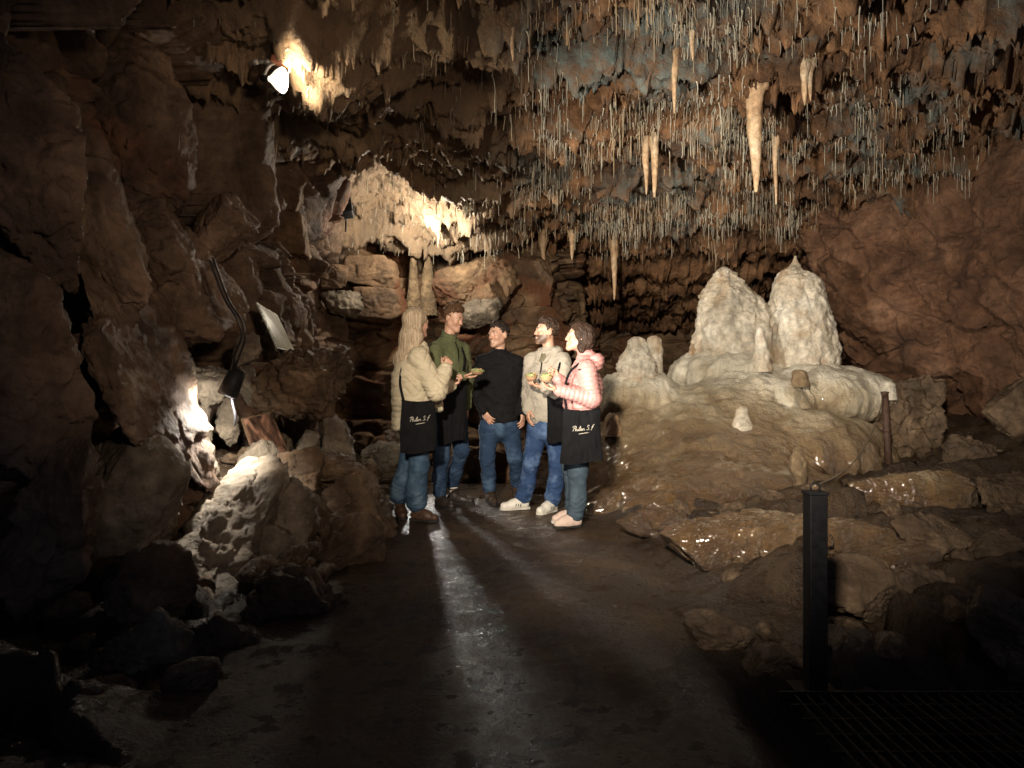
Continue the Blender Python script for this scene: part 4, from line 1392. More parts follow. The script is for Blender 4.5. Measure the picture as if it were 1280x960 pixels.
D2 = 7.45
tp = P(1106, 492, D2)
bp_ = P(1112, 598, D2)
post2 = empty('barrier_post', bp_, 'thin rusty barrier post leaning at the right end of the mound', 'post')
tube('shaft', [tuple(np.array((0, 0, -0.1))), tuple((tp - bp_) * 0.5), tuple(tp - bp_)], 0.036, M_RUST, post2, 12)
lathe('cap', [(0, 0.042), (0.02, 0.042), (0.026, 0.001)], M_RUST, post2, (0, 0, 1), tuple(tp - bp_), 14)
lathe('collar', [(0, 0.037), (0.003, 0.043), (0.027, 0.043), (0.03, 0.037)], M_RUST, post2, tuple(tp - bp_), tuple((tp - bp_) * 0.55), 14)
near_top = np.array((pb[0], pb[1], top_z + 0.03))
rp = []
for s_ in np.linspace(0, 1, 30):
    q_ = (tp + np.array((-0.03, -0.03, -0.03))) * (1 - s_) + near_top * s_
    q_ = q_ - np.array((0, 0, 0.34 * 4 * s_ * (1 - s_) * 0.55))
    rp.append(tuple(q_))
tube('barrier_rope', rp, 0.0045, M_ROPE, None, 6, label='thin tan wire rope sagging from the rusty post to the thick black post', cat='rope')

# steel grating of the walkway
gr0, gr1 = 0.95, 2.3
gz = 0.09
grat = empty('walkway_grating', (1.6, 1.9, gz), 'dark steel walkway grating in the near right corner', 'grating')
bar_me = None
for k_ in range(34):
    x_ = gr0 + 0.02 + k_ * 0.041
    if bar_me is None:
        bm = bmesh.new()
        box_bm(bm, (0.006, 0.94, 0.03))
        bar_me = bpy.data.meshes.new('bar')
        bm.to_mesh(bar_me)
        bm.free()
        bar_me.materials.append(M_BLACK)
    add('bar', bar_me, None, grat, loc=(x_ - 1.6, -0.02, 0))
for nm_, y_ in (('edge_strip', 0.455), ('edge_strip', -0.495)):
    bm = bmesh.new()
    box_bm(bm, (1.42, 0.008, 0.04), Matrix.Translation((0.03, y_, 0)))
    bm_obj(nm_, bm, M_BLACK, grat, smooth=False)
for y_ in np.linspace(-0.4, 0.38, 9):
    bm = bmesh.new()
    box_bm(bm, (1.40, 0.006, 0.010), Matrix.Translation((0.03, float(y_), 0.006)))
    bm_obj('cross_rod', bm, M_BLACK, grat, smooth=False)


# ================================================================== PEOPLE
def unit(v_):
    v_ = np.asarray(v_, float)
    return v_ / max(np.linalg.norm(v_), 1e-9)


def skin_mat(name, base, lip, hair_):
    """skin: a vertex attribute marks the lips (red channel) and the stubble (green channel)"""
    m = bpy.data.materials.new(name)
    t, b = nt(m)
    at = node(t, 'ShaderNodeAttribute', attribute_name='marks')
    sp = node(t, 'ShaderNodeSeparateColor')
    t.links.new(at.outputs['Color'], sp.inputs[0])
    vec = node(t, 'ShaderNodeNewGeometry').outputs['Position']
    c = mix(t, 1.0, base, ramp(t, noise(t, vec, 45, 4, 0.6), [(0.3, 0.88), (0.7, 1.1)]), 'MULTIPLY')
    c = mix(t, sp.outputs[2], c, (base[0] * 0.95, base[1] * 0.66, base[2] * 0.60))
    c = mix(t, sp.outputs[1], c, hair_)
    c = mix(t, sp.outputs[0], c, lip)
    t.links.new(c, b.inputs['Base Color'])
    b.inputs['Roughness'].default_value = 0.48
    b.inputs['Subsurface Weight'].default_value = 0.06
    b.inputs['Subsurface Radius'].default_value = (0.012, 0.005, 0.003)
    return m


def hair_mat(name, dark, light, sc=(60, 60, 5)):
    m = bpy.data.materials.new(name)
    t, b = nt(m)
    vec = node(t, 'ShaderNodeTexCoord').outputs['Object']
    s = noise(t, stretch(t, vec, sc), 1.0, 4, 0.6, 0.5)
    t.links.new(ramp(t, s, [(0.32, dark), (0.68, light)]), b.inputs['Base Color'])
    b.inputs['Roughness'].default_value = 0.55
    b.inputs['Specular IOR Level'].default_value = 0.25
    bp = node(t, 'ShaderNodeBump')
    bp.inputs['Strength'].default_value = 1.0
    bp.inputs['Distance'].default_value = 0.012
    t.links.new(s, bp.inputs['Height'])
    t.links.new(bp.outputs['Normal'], b.inputs['Normal'])
    return m


def cloth_mat(name, col, var=0.2, rough=0.85, sc=9, weave=260, fade=None, sheen=0.2):
    m = bpy.data.materials.new(name)
    t, b = nt(m)
    vec = node(t, 'ShaderNodeNewGeometry').outputs['Position']
    n1 = noise(t, vec, sc, 5, 0.6)
    n2 = noise(t, vec, weave, 3, 0.6)
    c = mix(t, 1.0, tuple(col), ramp(t, n1, [(0.3, 1 - var), (0.7, 1 + var)]), 'MULTIPLY')
    if fade is not None:       # worn, bleached cloth
        c = mix(t, ramp(t, noise(t, vec, 5.5, 4, 0.6), [(0.48, 0.0), (0.68, 0.8)]), c, tuple(fade))
    c = mix(t, 0.5, c, ramp(t, n2, [(0.3, 0.7), (0.7, 1.3)]), 'MULTIPLY')
    t.links.new(c, b.inputs['Base Color'])
    b.inputs['Roughness'].default_value = rough
    b.inputs['Specular IOR Level'].default_value = 0.45 if rough < 0.5 else 0.12
    bp = node(t, 'ShaderNodeBump')
    bp.inputs['Strength'].default_value = 0.35
    bp.inputs['Distance'].default_value = 0.006
    t.links.new(math_n(t, 'ADD', n1, math_n(t, 'MULTIPLY', n2, 0.15)), bp.inputs['Height'])
    t.links.new(bp.outputs['Normal'], b.inputs['Normal'])
    return m


M_EYE = plain('eye_white', (0.62, 0.58, 0.54), 0.25, 0.5, 0, 0.05, 20, 0)
M_IRIS = plain('eye_iris', (0.035, 0.022, 0.015), 0.2, 0.5, 0, 0.1, 20, 0)
M_TEETH = plain('teeth', (0.70, 0.66, 0.58), 0.3, 0.5, 0, 0.08, 30, 0)
M_DENIM = cloth_mat('blue_denim', (0.024, 0.048, 0.115), 0.3, 0.85, 12, 300, (0.12, 0.19, 0.33))
M_DENIM2 = cloth_mat('dark_denim', (0.020, 0.038, 0.075), 0.3, 0.85, 12, 300, (0.065, 0.11, 0.18))
M_DENIM3 = cloth_mat('faded_denim', (0.034, 0.064, 0.105), 0.3, 0.85, 12, 300, (0.10, 0.155, 0.215))
M_TEAL = cloth_mat('teal_grey_trousers', (0.046, 0.068, 0.092), 0.2, 0.8, 10, 300, (0.080, 0.112, 0.145))
M_TOTE = cloth_mat('black_bag_cloth', (0.006, 0.006, 0.007), 0.25, 0.95, 14, 300, None, 0.0)
M_PRINT = plain('white_bag_print', (0.42, 0.39, 0.33), 0.9, 0.1, 0, 0.4, 90, 0)
M_KRAFT = plain('kraft_board', (0.34, 0.21, 0.12), 0.75, 0.2, 0, 0.18, 60, 0.2, 0.002)
M_FOOD = plain('green_food', (0.22, 0.25, 0.10), 0.6, 0.4, 0, 0.5, 60, 0.6, 0.006)
M_BREAD = plain('golden_food', (0.42, 0.27, 0.12), 0.6, 0.4, 0, 0.45, 50, 0.6, 0.006)


class Person:
    def __init__(s, label, D, skin, az, head, head_az, head_pitch=0, head_roll=0, hs=1.0):
        s.D = D
        s.az = az
        s.Fb = np.array((math.sin(R(az)), -math.cos(R(az)), 0.0))
        s.Sb = np.cross(s.Fb, (0, 0, 1))          # the person's right
        s.hs = hs
        s.H = P(*head, D) if len(head) == 2 else P(head[0], head[1], D + head[2])
        f = np.array((math.sin(R(head_az)) * math.cos(R(head_pitch)), -math.cos(R(head_az)) * math.cos(R(head_pitch)), math.sin(R(head_pitch))))
        r = unit(np.cross(f, (0, 0, 1)))
        u = np.cross(r, f)
        c, sn = math.cos(R(head_roll)), math.sin(R(head_roll))
        r, u = r * c + u * sn, u * c - r * sn
        s.M = np.stack([r, f, u])                 # rows: right, forward, up
        s.skin = skin
        s.label = label
        s.parts = []
        s.J = {}

    def hp(s, r, f, u):
        return s.H + (np.array((r, f, u)) * s.hs) @ s.M

    def j(s, **kw):
        for k_, q_ in kw.items():
            s.J[k_] = P(q_[0], q_[1], s.D + (q_[2] if len(q_) > 2 else 0))

    def bounds(s, keys, pad):
        a = np.array([s.J[k_] for k_ in keys])
        return a.min(0) - pad, a.max(0) + pad


def head_into(fd, p):
    h = p.hs
    e = lambda c, r_, k=0.02, op='add': fd.ell(p.hp(*c), np.array(r_) * h, p.M, k, op)
    co = lambda a, b_, ra, rb, k=0.015, op='add': fd.cone(p.hp(*a), p.hp(*b_), ra * h, rb * h, k, op)
    e((0, -0.014, 0.036), (0.075, 0.094, 0.080))
    e((0, 0.026, -0.02), (0.060, 0.064, 0.088), 0.03)
    for s in (-1, 1):
        co((0.050 * s, 0.008, -0.052), (0.014 * s, 0.070, -0.098), 0.022, 0.017, 0.03)
        e((0.036 * s, 0.062, -0.026), (0.022, 0.022, 0.024), 0.025)
        e((0.078 * s, -0.012, -0.006), (0.011, 0.021, 0.033), 0.008)
        e((0.031 * s, 0.097, 0.004), (0.018, 0.014, 0.011), 0.012, 'sub')
    e((0, 0.076, -0.100), (0.019, 0.017, 0.016), 0.02)
    co((-0.034, 0.080, 0.020), (0.034, 0.080, 0.020), 0.013, 0.013, 0.02)
    co((0, 0.086, 0.012), (0, 0.103, -0.030), 0.0090, 0.0135, 0.014)
    for s in (-1, 1):
        e((0.011 * s, 0.101, -0.033), (0.009, 0.010, 0.008), 0.008)
        co((0, 0.093, -0.057), (0.020 * s, 0.084, -0.056), 0.006, 0.004, 0.006)
        co((0, 0.091, -0.073), (0.018 * s, 0.083, -0.069), 0.007, 0.004, 0.006)
    co((-0.016, 0.098, -0.0645), (0.016, 0.098, -0.0645), 0.0035, 0.0035, 0.004, 'sub')


def hand_into(fd, W_, d, n, thumb, curl=0.35, scale=1.0, spread=1.0, curls=None):
    """palm and five fingers; d towards the fingertips, n out of the palm, thumb +1/-1 = side along d x n"""
    d = unit(d)
    n = unit(np.asarray(n) - d * (d @ np.asarray(n)))
    sd = np.cross(d, n) * thumb
    g = scale
    W_ = np.asarray(W_)
    ks = []
    for i, o in enumerate((0.029, 0.010, -0.009, -0.027)):
        k_ = W_ + d * (0.088 - 0.005 * abs(i - 1)) * g + sd * o * g
        ks.append(k_)
        fd.cone(W_ + d * 0.012 * g + sd * o * 0.6 * g, k_, 0.0135 * g, 0.0115 * g, 0.016)
    fd.cone(W_ - d * 0.02, W_ + d * 0.03 * g, 0.025 * g, 0.022 * g, 0.02)
    lens = [(0.040, 0.025, 0.020), (0.044, 0.029, 0.021), (0.041, 0.026, 0.020), (0.033, 0.020, 0.018)]
    for i in range(4):
        c_ = (curls[i] if curls else curl * (1 + 0.18 * i))
        p_ = ks[i]
        ang = 0.0
        lat = sd * (0.10, 0.03, -0.04, -0.12)[i] * spread
        for q_, L in enumerate(lens[i]):
            ang += c_ * (0.7, 1.0, 0.8)[q_]
            dr = unit(d * math.cos(ang) + n * math.sin(ang) + lat)
            e = p_ + dr * L * g
            fd.cone(p_, e, (0.0098, 0.0090, 0.0082)[q_] * g, (0.0090, 0.0082, 0.0072)[q_] * g, 0.005)
            p_ = e
    b_ = W_ + d * 0.022 * g + sd * 0.022 * g
    m_ = b_ + unit(d * 0.75 + sd * 0.75 + n * 0.35) * 0.042 * g
    e = m_ + unit(d * 0.9 + sd * 0.25 + n * (0.25 + 0.5 * min(curl, 1))) * 0.032 * g
    t_ = e + unit(d * 0.9 + n * (0.3 + 0.5 * min(curl, 1))) * 0.024 * g
    fd.cone(b_, m_, 0.0145 * g, 0.0115 * g, 0.012)
    fd.cone(m_, e, 0.0105 * g, 0.0095 * g, 0.006)
    fd.cone(e, t_, 0.0095 * g, 0.0080 * g, 0.005)


def finish_body(p, hands, beard=0.0, girl=False):
    J = p.J
    keys = ['neck', 'rs', 'ls', 're', 'le', 'rw', 'lw', 'rh', 'lh', 'rk', 'lk', 'ra', 'la']
    lo, hi = p.bounds(keys, 0.2)
    top = p.hp(0, 0, 0.16)
    lo, hi = np.minimum(lo, p.H - 0.2), np.maximum(hi, np.maximum(top, p.H + 0.2))
    fd = Field(lo, hi, 0.0065)
    # trunk and limbs stay slimmer than the clothes
    ch = (J['rs'] + J['ls']) / 2
    hip = (J['rh'] + J['lh']) / 2
    w = np.linalg.norm(J['rs'] - J['ls']) / 2
    fd.slab(hip, hip * 0.45 + ch * 0.55, p.Sb, (0.135, 0.095), (0.125, 0.09), 0.05)
    fd.slab(hip * 0.45 + ch * 0.55, ch - np.array((0, 0, 0.03)), p.Sb, (0.125, 0.09), (w * 0.8, 0.075), 0.05)
    fd.cone(J['rs'], J['ls'], 0.045, 0.045, 0.05)
    fd.cone(J['neck'], p.hp(0, -0.022, -0.06), 0.056 if not girl else 0.050, 0.050 if not girl else 0.044, 0.03)
    for a in 'rl':
        fd.cone(J[a + 's'], J[a + 'e'], 0.042, 0.035, 0.03)
        fd.cone(J[a + 'e'], J[a + 'w'], 0.036, 0.026, 0.02)
        fd.cone(J[a + 'h'], J[a + 'k'], 0.075, 0.050, 0.04)
        fd.cone(J[a + 'k'], J[a + 'a'], 0.050, 0.034, 0.03)
        fd.cone(J[a + 'a'], J[a + 'a'] - np.array((0, 0, 0.03)), 0.030, 0.028, 0.02)
    head_into(fd, p)
    for h in hands:
        hand_into(fd, *h[:4], **h[4])
    v_, f_ = fd.mesh(1)
    root = add('person', mesh_np('person', v_, f_), p.skin, label=p.label, cat='person')
    p.root = root
    # lips, stubble, warmth of cheeks and nose: where they lie on the head
    q_ = (v_ - p.H) @ p.M.T / p.hs
    r_, fw, u_ = q_[:, 0], q_[:, 1], q_[:, 2]
    lips = (1 - sstep(0.0058, 0.0085, np.abs(u_ + 0.0645))) * (1 - sstep(0.019, 0.023, np.abs(r_))) * sstep(0.072, 0.080, fw)
    near = (np.abs(r_) < 0.09) & (u_ < 0.02) & (u_ > -0.135) & (fw > -0.02)
    st = beard * near * sstep(-0.030, -0.046, u_ + 0.10 * np.clip(0.03 - fw, 0, 0.1) * -3.0) * (1 - lips) * sstep(-0.015, 0.02, fw) * sstep(-0.125, -0.105, u_)
    moust = beard * (np.abs(r_) < 0.03) * (fw > 0.07) * (1 - sstep(0.004, 0.009, np.abs(u_ + 0.049)))
    rosy = 0.55 * np.exp(-(((np.abs(r_) - 0.036) / 0.02) ** 2 + ((u_ + 0.026) / 0.02) ** 2)) * (fw > 0.03) + 0.4 * np.exp(-((r_ / 0.014) ** 2 + ((u_ + 0.03) / 0.015) ** 2)) * (fw > 0.09)
    hands_q = np.zeros(len(v_))
    for h in hands:
        hands_q = np.maximum(hands_q, 0.35 * np.exp(-(np.linalg.norm(v_ - (np.asarray(h[0]) + unit(h[1]) * 0.14), axis=1) / 0.05) ** 2))
    ca = root.data.color_attributes.new('marks', 'FLOAT_COLOR', 'POINT')
    col = np.zeros((len(v_), 4), np.float32)
    col[:, 0] = lips * (0.8 if girl else 0.55)
    col[:, 1] = np.clip(np.maximum(st, moust), 0, 1)
    col[:, 2] = np.clip(rosy + hands_q, 0, 1)
    col[:, 3] = 1
    ca.data.foreach_set('color', col.ravel())
    return root


def face_bits(p, brow_mat, smile=0.0, closed=False):
    for s in (-1, 1):
        bm = bmesh.new()
        bmesh.ops.create_uvsphere(bm, u_segments=16, v_segments=12, radius=0.0118 * p.hs)
        M4 = Matrix(p.M.T.tolist()).to_4x4()
        M4.translation = Vector(p.hp(0.031 * s, 0.0795, 0.004))
        bmesh.ops.scale(bm, vec=(1.15, 1, 0.62 if not closed else 0.3), verts=bm.verts)
        for f_ in bm.faces:
            c_ = f_.calc_center_median()
            f_.material_index = 1 if (c_.y > 0.006 * p.hs and abs(c_.x) < 0.0050 * p.hs) else 0
        bmesh.ops.transform(bm, matrix=M4, verts=bm.verts)
        bm_obj('eye', bm, [M_EYE, M_IRIS], p.root)
        pts = [p.hp(0.013 * s, 0.094, 0.0225), p.hp(0.028 * s, 0.0935, 0.0275), p.hp(0.046 * s, 0.080, 0.0215)]
        tube('eyebrow', spline(pts, 9), [0.002 * p.hs] + [0.0038 * p.hs] * 6 + [0.003 * p.hs, 0.001 * p.hs], brow_mat, p.root, 6)
    if smile:
        bm = bmesh.new()
        bmesh.ops.create_uvsphere(bm, u_segments=14, v_segments=8, radius=1)
        bmesh.ops.scale(bm, vec=(0.016 * p.hs, 0.010 * p.hs, 0.0045 * p.hs * smile), verts=bm.verts)
        M4 = Matrix(p.M.T.tolist()).to_4x4()
        M4.translation = Vector(p.hp(0, 0.0865, -0.0635))
        bmesh.ops.transform(bm, matrix=M4, verts=bm.verts)
        bm_obj('teeth', bm, M_TEETH, p.root)


def wear(p, name, fd, mat, disp=None, label=None, smooth=1):
    v_, f_ = fd.mesh(smooth)
    if disp is not None:
        n_ = vnormals(v_, f_)
        v_ = v_ + n_ * disp(v_, n_)[:, None]
    o = add(name, mesh_np(name, v_, f_), mat, p.root)
    if label:
        o['label'] = label
    return o


def folds(amp=0.010, sc=(9, 9, 14), fine=0.25):
    sc = np.array(sc)
    def f_(v_, n_):
        w_ = v_ + 0.05 * np.stack([pn(v_ * 5), pn(v_ * 5 + 7), pn(v_ * 5 + 13)], 1)
        g_ = 1 - 2.4 * np.abs(pn(w_ * sc)) ** 0.8
        g2 = 1 - 2.4 * np.abs(pn(w_ * sc * 2.1 + 5)) ** 0.8
        return amp * 1.25 * (0.55 * g_ + 0.35 * g2 - 0.3) + amp * fine * fbm(v_ * sc * 3, 2)
    return f_


def trousers(p, mat, rad=(0.112, 0.080, 0.062, 0.055), hemz=None, waist=0.06, name='trousers', label=None, pel=(0.168, 0.122), amp=0.011):
    J = p.J
    lo, hi = p.bounds(['rh', 'lh', 'rk', 'lk', 'ra', 'la'], 0.22)
    fd = Field(lo, hi, 0.0075)
    hip = (J['rh'] + J['lh']) / 2
    fd.slab(hip + np.array((0, 0, waist)), hip - np.array((0, 0, 0.05)), p.Sb, (pel[0] * 0.94, pel[1] * 0.94), pel, 0.04)
    for a in 'rl':
        fd.cone(J[a + 'h'] - np.array((0, 0, 0.03)), J[a + 'k'], rad[0], rad[1], 0.04)
        mid = J[a + 'k'] * 0.45 + J[a + 'a'] * 0.55 - p.Fb * 0.012
        fd.cone(J[a + 'k'], mid, rad[1], rad[2] + 0.004, 0.03)
        fd.cone(mid, J[a + 'a'] + np.array((0, 0, 0.015)), rad[2] + 0.004, rad[3], 0.03)
    an = np.array([J['ra'], J['la']])
    kn = np.array([J['rk'], J['lk']])

    def dsp(v_, n_):
        low = np.zeros(len(v_))
        for a_ in an:
            low = np.maximum(low, np.exp(-((v_[:, 2] - a_[2] - 0.06) / 0.10) ** 2))
        for a_ in kn:
            low = np.maximum(low, 0.7 * np.exp(-(np.linalg.norm(v_ - a_, axis=1) / 0.13) ** 2))
        up = np.exp(-((v_[:, 2] - hip[2] + 0.05) / 0.10) ** 2)
        w_ = v_ + 0.03 * np.stack([pn(v_ * 9), pn(v_ * 9 + 7), pn(v_ * 9 + 13)], 1)
        sl = 1.3 * fbm(np.stack([w_[:, 0] * 8, w_[:, 1] * 8, w_[:, 2] * 24 + 9 * w_[:, 0]], 1), 2, ridged=True)
        cr = 1 - 2.6 * np.abs(pn(np.stack([w_[:, 0] * 6 + 3, w_[:, 1] * 6, w_[:, 2] * 17 - 8 * w_[:, 0]], 1))) ** 0.7
        return amp * (0.15 + low + 0.5 * up) * (0.5 * sl + 0.6 * cr - 0.2) + 0.003 * fbm(v_ * 11, 2)
    return wear(p, name, fd, mat, dsp, label)


def shoe(p, a, toe, mats, L=0.27, high=0.0, sole_mat=None, stripes=None, wid=0.046, label=None):
    """one shoe: upper over a slab sole, resting on the floor"""
    an = p.J[a]
    gz_ = float(floor_z(an[0], an[1])[0]) + 0.004
    d = np.array(toe, float)
    d = unit((d[0], d[1], 0))
    heel = np.array((an[0], an[1], gz_)) - d * 0.06
    tip = heel + d * L
    sd = np.cross(d, (0, 0, 1))
    fd = Field(np.minimum(heel, tip) - 0.12, np.maximum(heel, tip) + np.array((0.12, 0.12, 0.30)), 0.006)
    zz_ = np.array((0, 0, 1.0))
    fd.cone(heel + d * 0.045 + zz_ * 0.045, heel + d * 0.15 + zz_ * 0.045, 0.040, wid * 0.95, 0.03)
    fd.cone(heel + d * 0.12 + zz_ * 0.04, tip - d * 0.042 + zz_ * 0.034, wid, 0.036, 0.03)
    fd.cone(heel + d * 0.055 + zz_ * 0.05, heel + d * 0.065 + zz_ * (0.085 + high), 0.040, 0.044, 0.03)
    fd.cone(heel + d * 0.085 + zz_ * 0.08, heel + d * 0.16 + zz_ * 0.055, 0.036, 0.034, 0.03)
    fd.cut(np.array((0, 0, gz_ + 0.016)), (0, 0, -1))
    v_, f_ = fd.mesh(1)
    o = add('shoe', mesh_np('shoe', v_, f_), mats[0], p.root)
    if label:
        o['label'] = label
    bm = bmesh.new()
    prof = [(0.0, 0.026), (0.03, 0.038), (0.09, 0.036), (0.15, 0.040), (0.20, 0.046), (0.245, 0.036), (0.268, 0.015)]
    pts = []
    for s_, w_ in prof:
        pts.append((s_ * L / 0.27, w_ * wid / 0.046))
    ring = [(s_, w_) for s_, w_ in pts] + [(s_, -w_) for s_, w_ in reversed(pts)]
    lo_ = [bm.verts.new(tuple(heel + d * s_ + sd * w_ + zz_ * 0.0)) for s_, w_ in ring]
    hi_ = [bm.verts.new(tuple(heel + d * s_ + sd * w_ * 1.03 + zz_ * 0.022)) for s_, w_ in ring]
    bm.faces.new(hi_)
    bm.faces.new(lo_[::-1])
    for i in range(len(ring)):
        k_ = (i + 1) % len(ring)
        bm.faces.new((lo_[i], lo_[k_], hi_[k_], hi_[i]))
    bm_obj('sole', bm, sole_mat or mats[1], o, smooth=False)
    if stripes is not None:
        for side in (-1, 1):
            for q_ in range(3):
                s0 = 0.105 + q_ * 0.022
                a_ = heel + d * s0 + sd * side * (wid * 1.0) + zz_ * 0.030
                b2 = heel + d * (s0 - 0.014) + sd * side * (wid * 0.90) + zz_ * 0.070
                m2 = (a_ + b2) / 2 + sd * side * 0.007
                tube('stripe', [tuple(a_), tuple(m2), tuple(b2)], 0.0048, stripes, o, 6)
        pts_ = []
        for q_ in range(4):
            c_ = heel + d * (0.115 + q_ * 0.018) + zz_ * (0.106 - q_ * 0.010)
            tube('lace', [tuple(c_ + sd * 0.022 - zz_ * 0.006), tuple(c_), tuple(c_ - sd * 0.022 - zz_ * 0.006)], 0.003, stripes, o, 6)
    return o


def short_hair(p, mat, top=0.0, back=0.0, quiff=0.0, slope=0.67, name='hair'):
    c = p.H
    fd = Field(c - 0.19, c + 0.19, 0.005)
    fd.ell(p.hp(0, -0.025, 0.046), np.array((0.081, 0.099, 0.082 + top)) * p.hs, p.M, 0.02)
    if quiff:
        fd.cone(p.hp(-0.040, 0.046, 0.100), p.hp(0.034, 0.052, 0.104), 0.024 * quiff, 0.022 * quiff, 0.03)
        fd.cone(p.hp(0, 0.02, 0.115), p.hp(0, -0.05, 0.105), 0.03 * quiff, 0.025, 0.04)
    if back:
        fd.ell(p.hp(0, -0.075, -0.03), np.array((0.066, 0.036, 0.075)) * p.hs, p.M, 0.03)
    n_ = p.M[2] * -0.83 + p.M[1] * 0.56
    n_ = unit(-p.M[2] + slope * p.M[1])
    fd.cut(p.hp(0, 0, 0.004 - 0.02 * back), n_, 0.020, 42.0)

    def dsp(v_, nn_):
        q_ = (v_ - p.H) @ p.M.T
        w_ = q_ + 0.012 * np.stack([pn(q_ * 30), pn(q_ * 30 + 5), pn(q_ * 30 + 9)], 1)
        return 0.010 * fbm(np.stack([w_[:, 0] * 75, w_[:, 1] * 26, w_[:, 2] * 40], 1), 2) + 0.011 * pn(q_ * 34) + 0.006 * pn(q_ * 80)
    v_, f_ = fd.mesh(0)
    v_ = v_ + vnormals(v_, f_) * dsp(v_, None)[:, None]
    return add(name, mesh_np(name, v_, f_), mat, p.root)


def tote(label, c, w, h, side, D_, letter=True, thick=0.05, strap=None, group='black cloth bags hanging at the hips', text='Philon S. f', flare=0.0):
    """cloth bag: c = middle of its top edge, side = direction along its width"""
    side = unit(side)
    up = np.array((0, 0, 1.0))
    nrm = unit(np.cross(side, up))
    if nrm[1] > 0:
        nrm = -nrm
    nu, nv = 26, 30
    rs_ = np.random.RandomState(int(abs(c[0]) * 1000) % 997)
    root = empty('shoulder_bag', tuple(c), label, 'bag', group)
    V, Fc = [], []
    for face in (1, -1):
        u_ = np.linspace(-1, 1, nu)
        t_ = np.linspace(0, 1, nv)
        U, T = np.meshgrid(u_, t_, indexing='ij')
        belly = (1 - U ** 4) * np.sin(np.clip(T * 1.15, 0, 1) * math.pi * 0.86) ** 0.7
        q_ = np.stack([U * 3 + face, T * 3, 0 * U + face], -1).reshape(-1, 3)
        wob = (0.020 * fbm(q_ * np.array((2.2, 0.5, 1)) + float(c[0]), 2, ridged=True) + 0.012 * fbm(q_ * 1.4 + float(c[0]), 2)).reshape(U.shape) * np.clip(0.25 + 1.3 * np.abs(T - 0.4), 0, 1)
        off = face * thick * 0.5 * belly + wob * (1 - U ** 6)
        wd = w / 2 * (1 + flare * T + 0.035 * np.sin(T * 5 + 1 + 3 * c[0]))
        pt = side * (U * wd)[..., None] - up * (T * h * (1 + 0.035 * np.sin(U * 2.2 + 5 * c[0])) + 0.018 * (1 - U ** 2) * (1 - T))[..., None] + nrm * off[..., None]
        Fc.append(grid_faces(nu, nv, face < 0) + len(V) * nu * nv)
        V.append(pt.reshape(-1, 3))
    me = mesh_np('bag', np.concatenate(V), np.concatenate(Fc))
    add('bag', me, M_TOTE, root)
    tube('hem', [tuple(side * s_ * w / 2 + nrm * (thick * 0.06 + 0.006) - up * 0.018 * (1 - s_ ** 2)) for s_ in (-1, -0.5, 0, 0.5, 1)], 0.006, M_TOTE, root, 6)
    if strap is not None:
        for pts in strap:
            tube('strap', spline([np.asarray(q_) - c for q_ in pts], 30), 0.010, M_TOTE, root, 8)
    if letter:
        sgn_ = side if side[0] > 0 else -side
        place = lambda x_, y_, z_: sgn_ * x_ + up * (y_ + 0.10 * x_) + nrm * (thick * 0.5 + 0.011 + z_) - up * (h * 0.40)
        sc_ = w * 0.088
        bml = bmesh.new()
        for st_ in SCRIPT:
            q_ = spline(st_, max(len(st_) * 5, 6))
            pp = [tuple(place((x_ - 3.3 + 0.25 * y_) * sc_, y_ * sc_, 0)) for x_, y_ in q_]
            n_ = len(pp)
            vv, ff = tube_vf(pp, [sc_ * (0.055 + 0.05 * abs(math.sin(k_ * 0.55 + n_))) for k_ in range(n_)], 6)
            bv = [bml.verts.new(x_) for x_ in vv]
            for f_ in ff:
                bml.faces.new([bv[k_] for k_ in f_])
        bm_obj('lettering', bml, M_PRINT, root)
        st = [place(x_ * w * 0.85, -w * (0.070 + 0.05 * (0.2 - x_)), 0) for x_ in np.linspace(-0.12, 0.22, 8)]
        tube('underline', [tuple(q_) for q_ in st], [0.0012, 0.003, 0.0036, 0.003, 0.0028, 0.003, 0.002, 0.001], M_PRINT, root, 6)
    return root


SCRIPT = [[(0.35, 0.0), (0.45, 0.7), (0.55, 1.45)], [(0.0, 1.2), (0.4, 1.55), (1.0, 1.45), (1.0, 0.95), (0.5, 0.75)],     # P
          [(1.15, 1.4), (1.1, 0.7), (1.1, 0.05), (1.25, 0.5), (1.55, 0.55), (1.6, 0.05), (1.8, 0.1)],                      # h
          [(1.95, 0.6), (1.95, 0.05), (2.15, 0.12)], [(1.98, 0.92), (2.02, 0.98)],                                           # i
          [(2.15, 0.1), (2.5, 1.1), (2.4, 1.35), (2.3, 0.8), (2.35, 0.05), (2.6, 0.15)],                                      # l
          [(2.95, 0.6), (2.65, 0.45), (2.7, 0.05), (3.05, 0.1), (3.05, 0.5), (2.9, 0.6)],                                     # o
          [(3.25, 0.55), (3.28, 0.02), (3.4, 0.45), (3.7, 0.55), (3.75, 0.05), (4.0, 0.15)],                                  # n
          [(5.2, 1.25), (4.8, 1.4), (4.65, 1.0), (5.1, 0.65), (5.05, 0.1), (4.5, 0.1)], [(5.4, 0.05), (5.45, 0.1)],           # S.
          [(6.7, 1.5), (6.35, 1.35), (6.2, 0.6), (6.05, -0.2)], [(5.95, 0.75), (6.55, 0.85)]]                                 # f


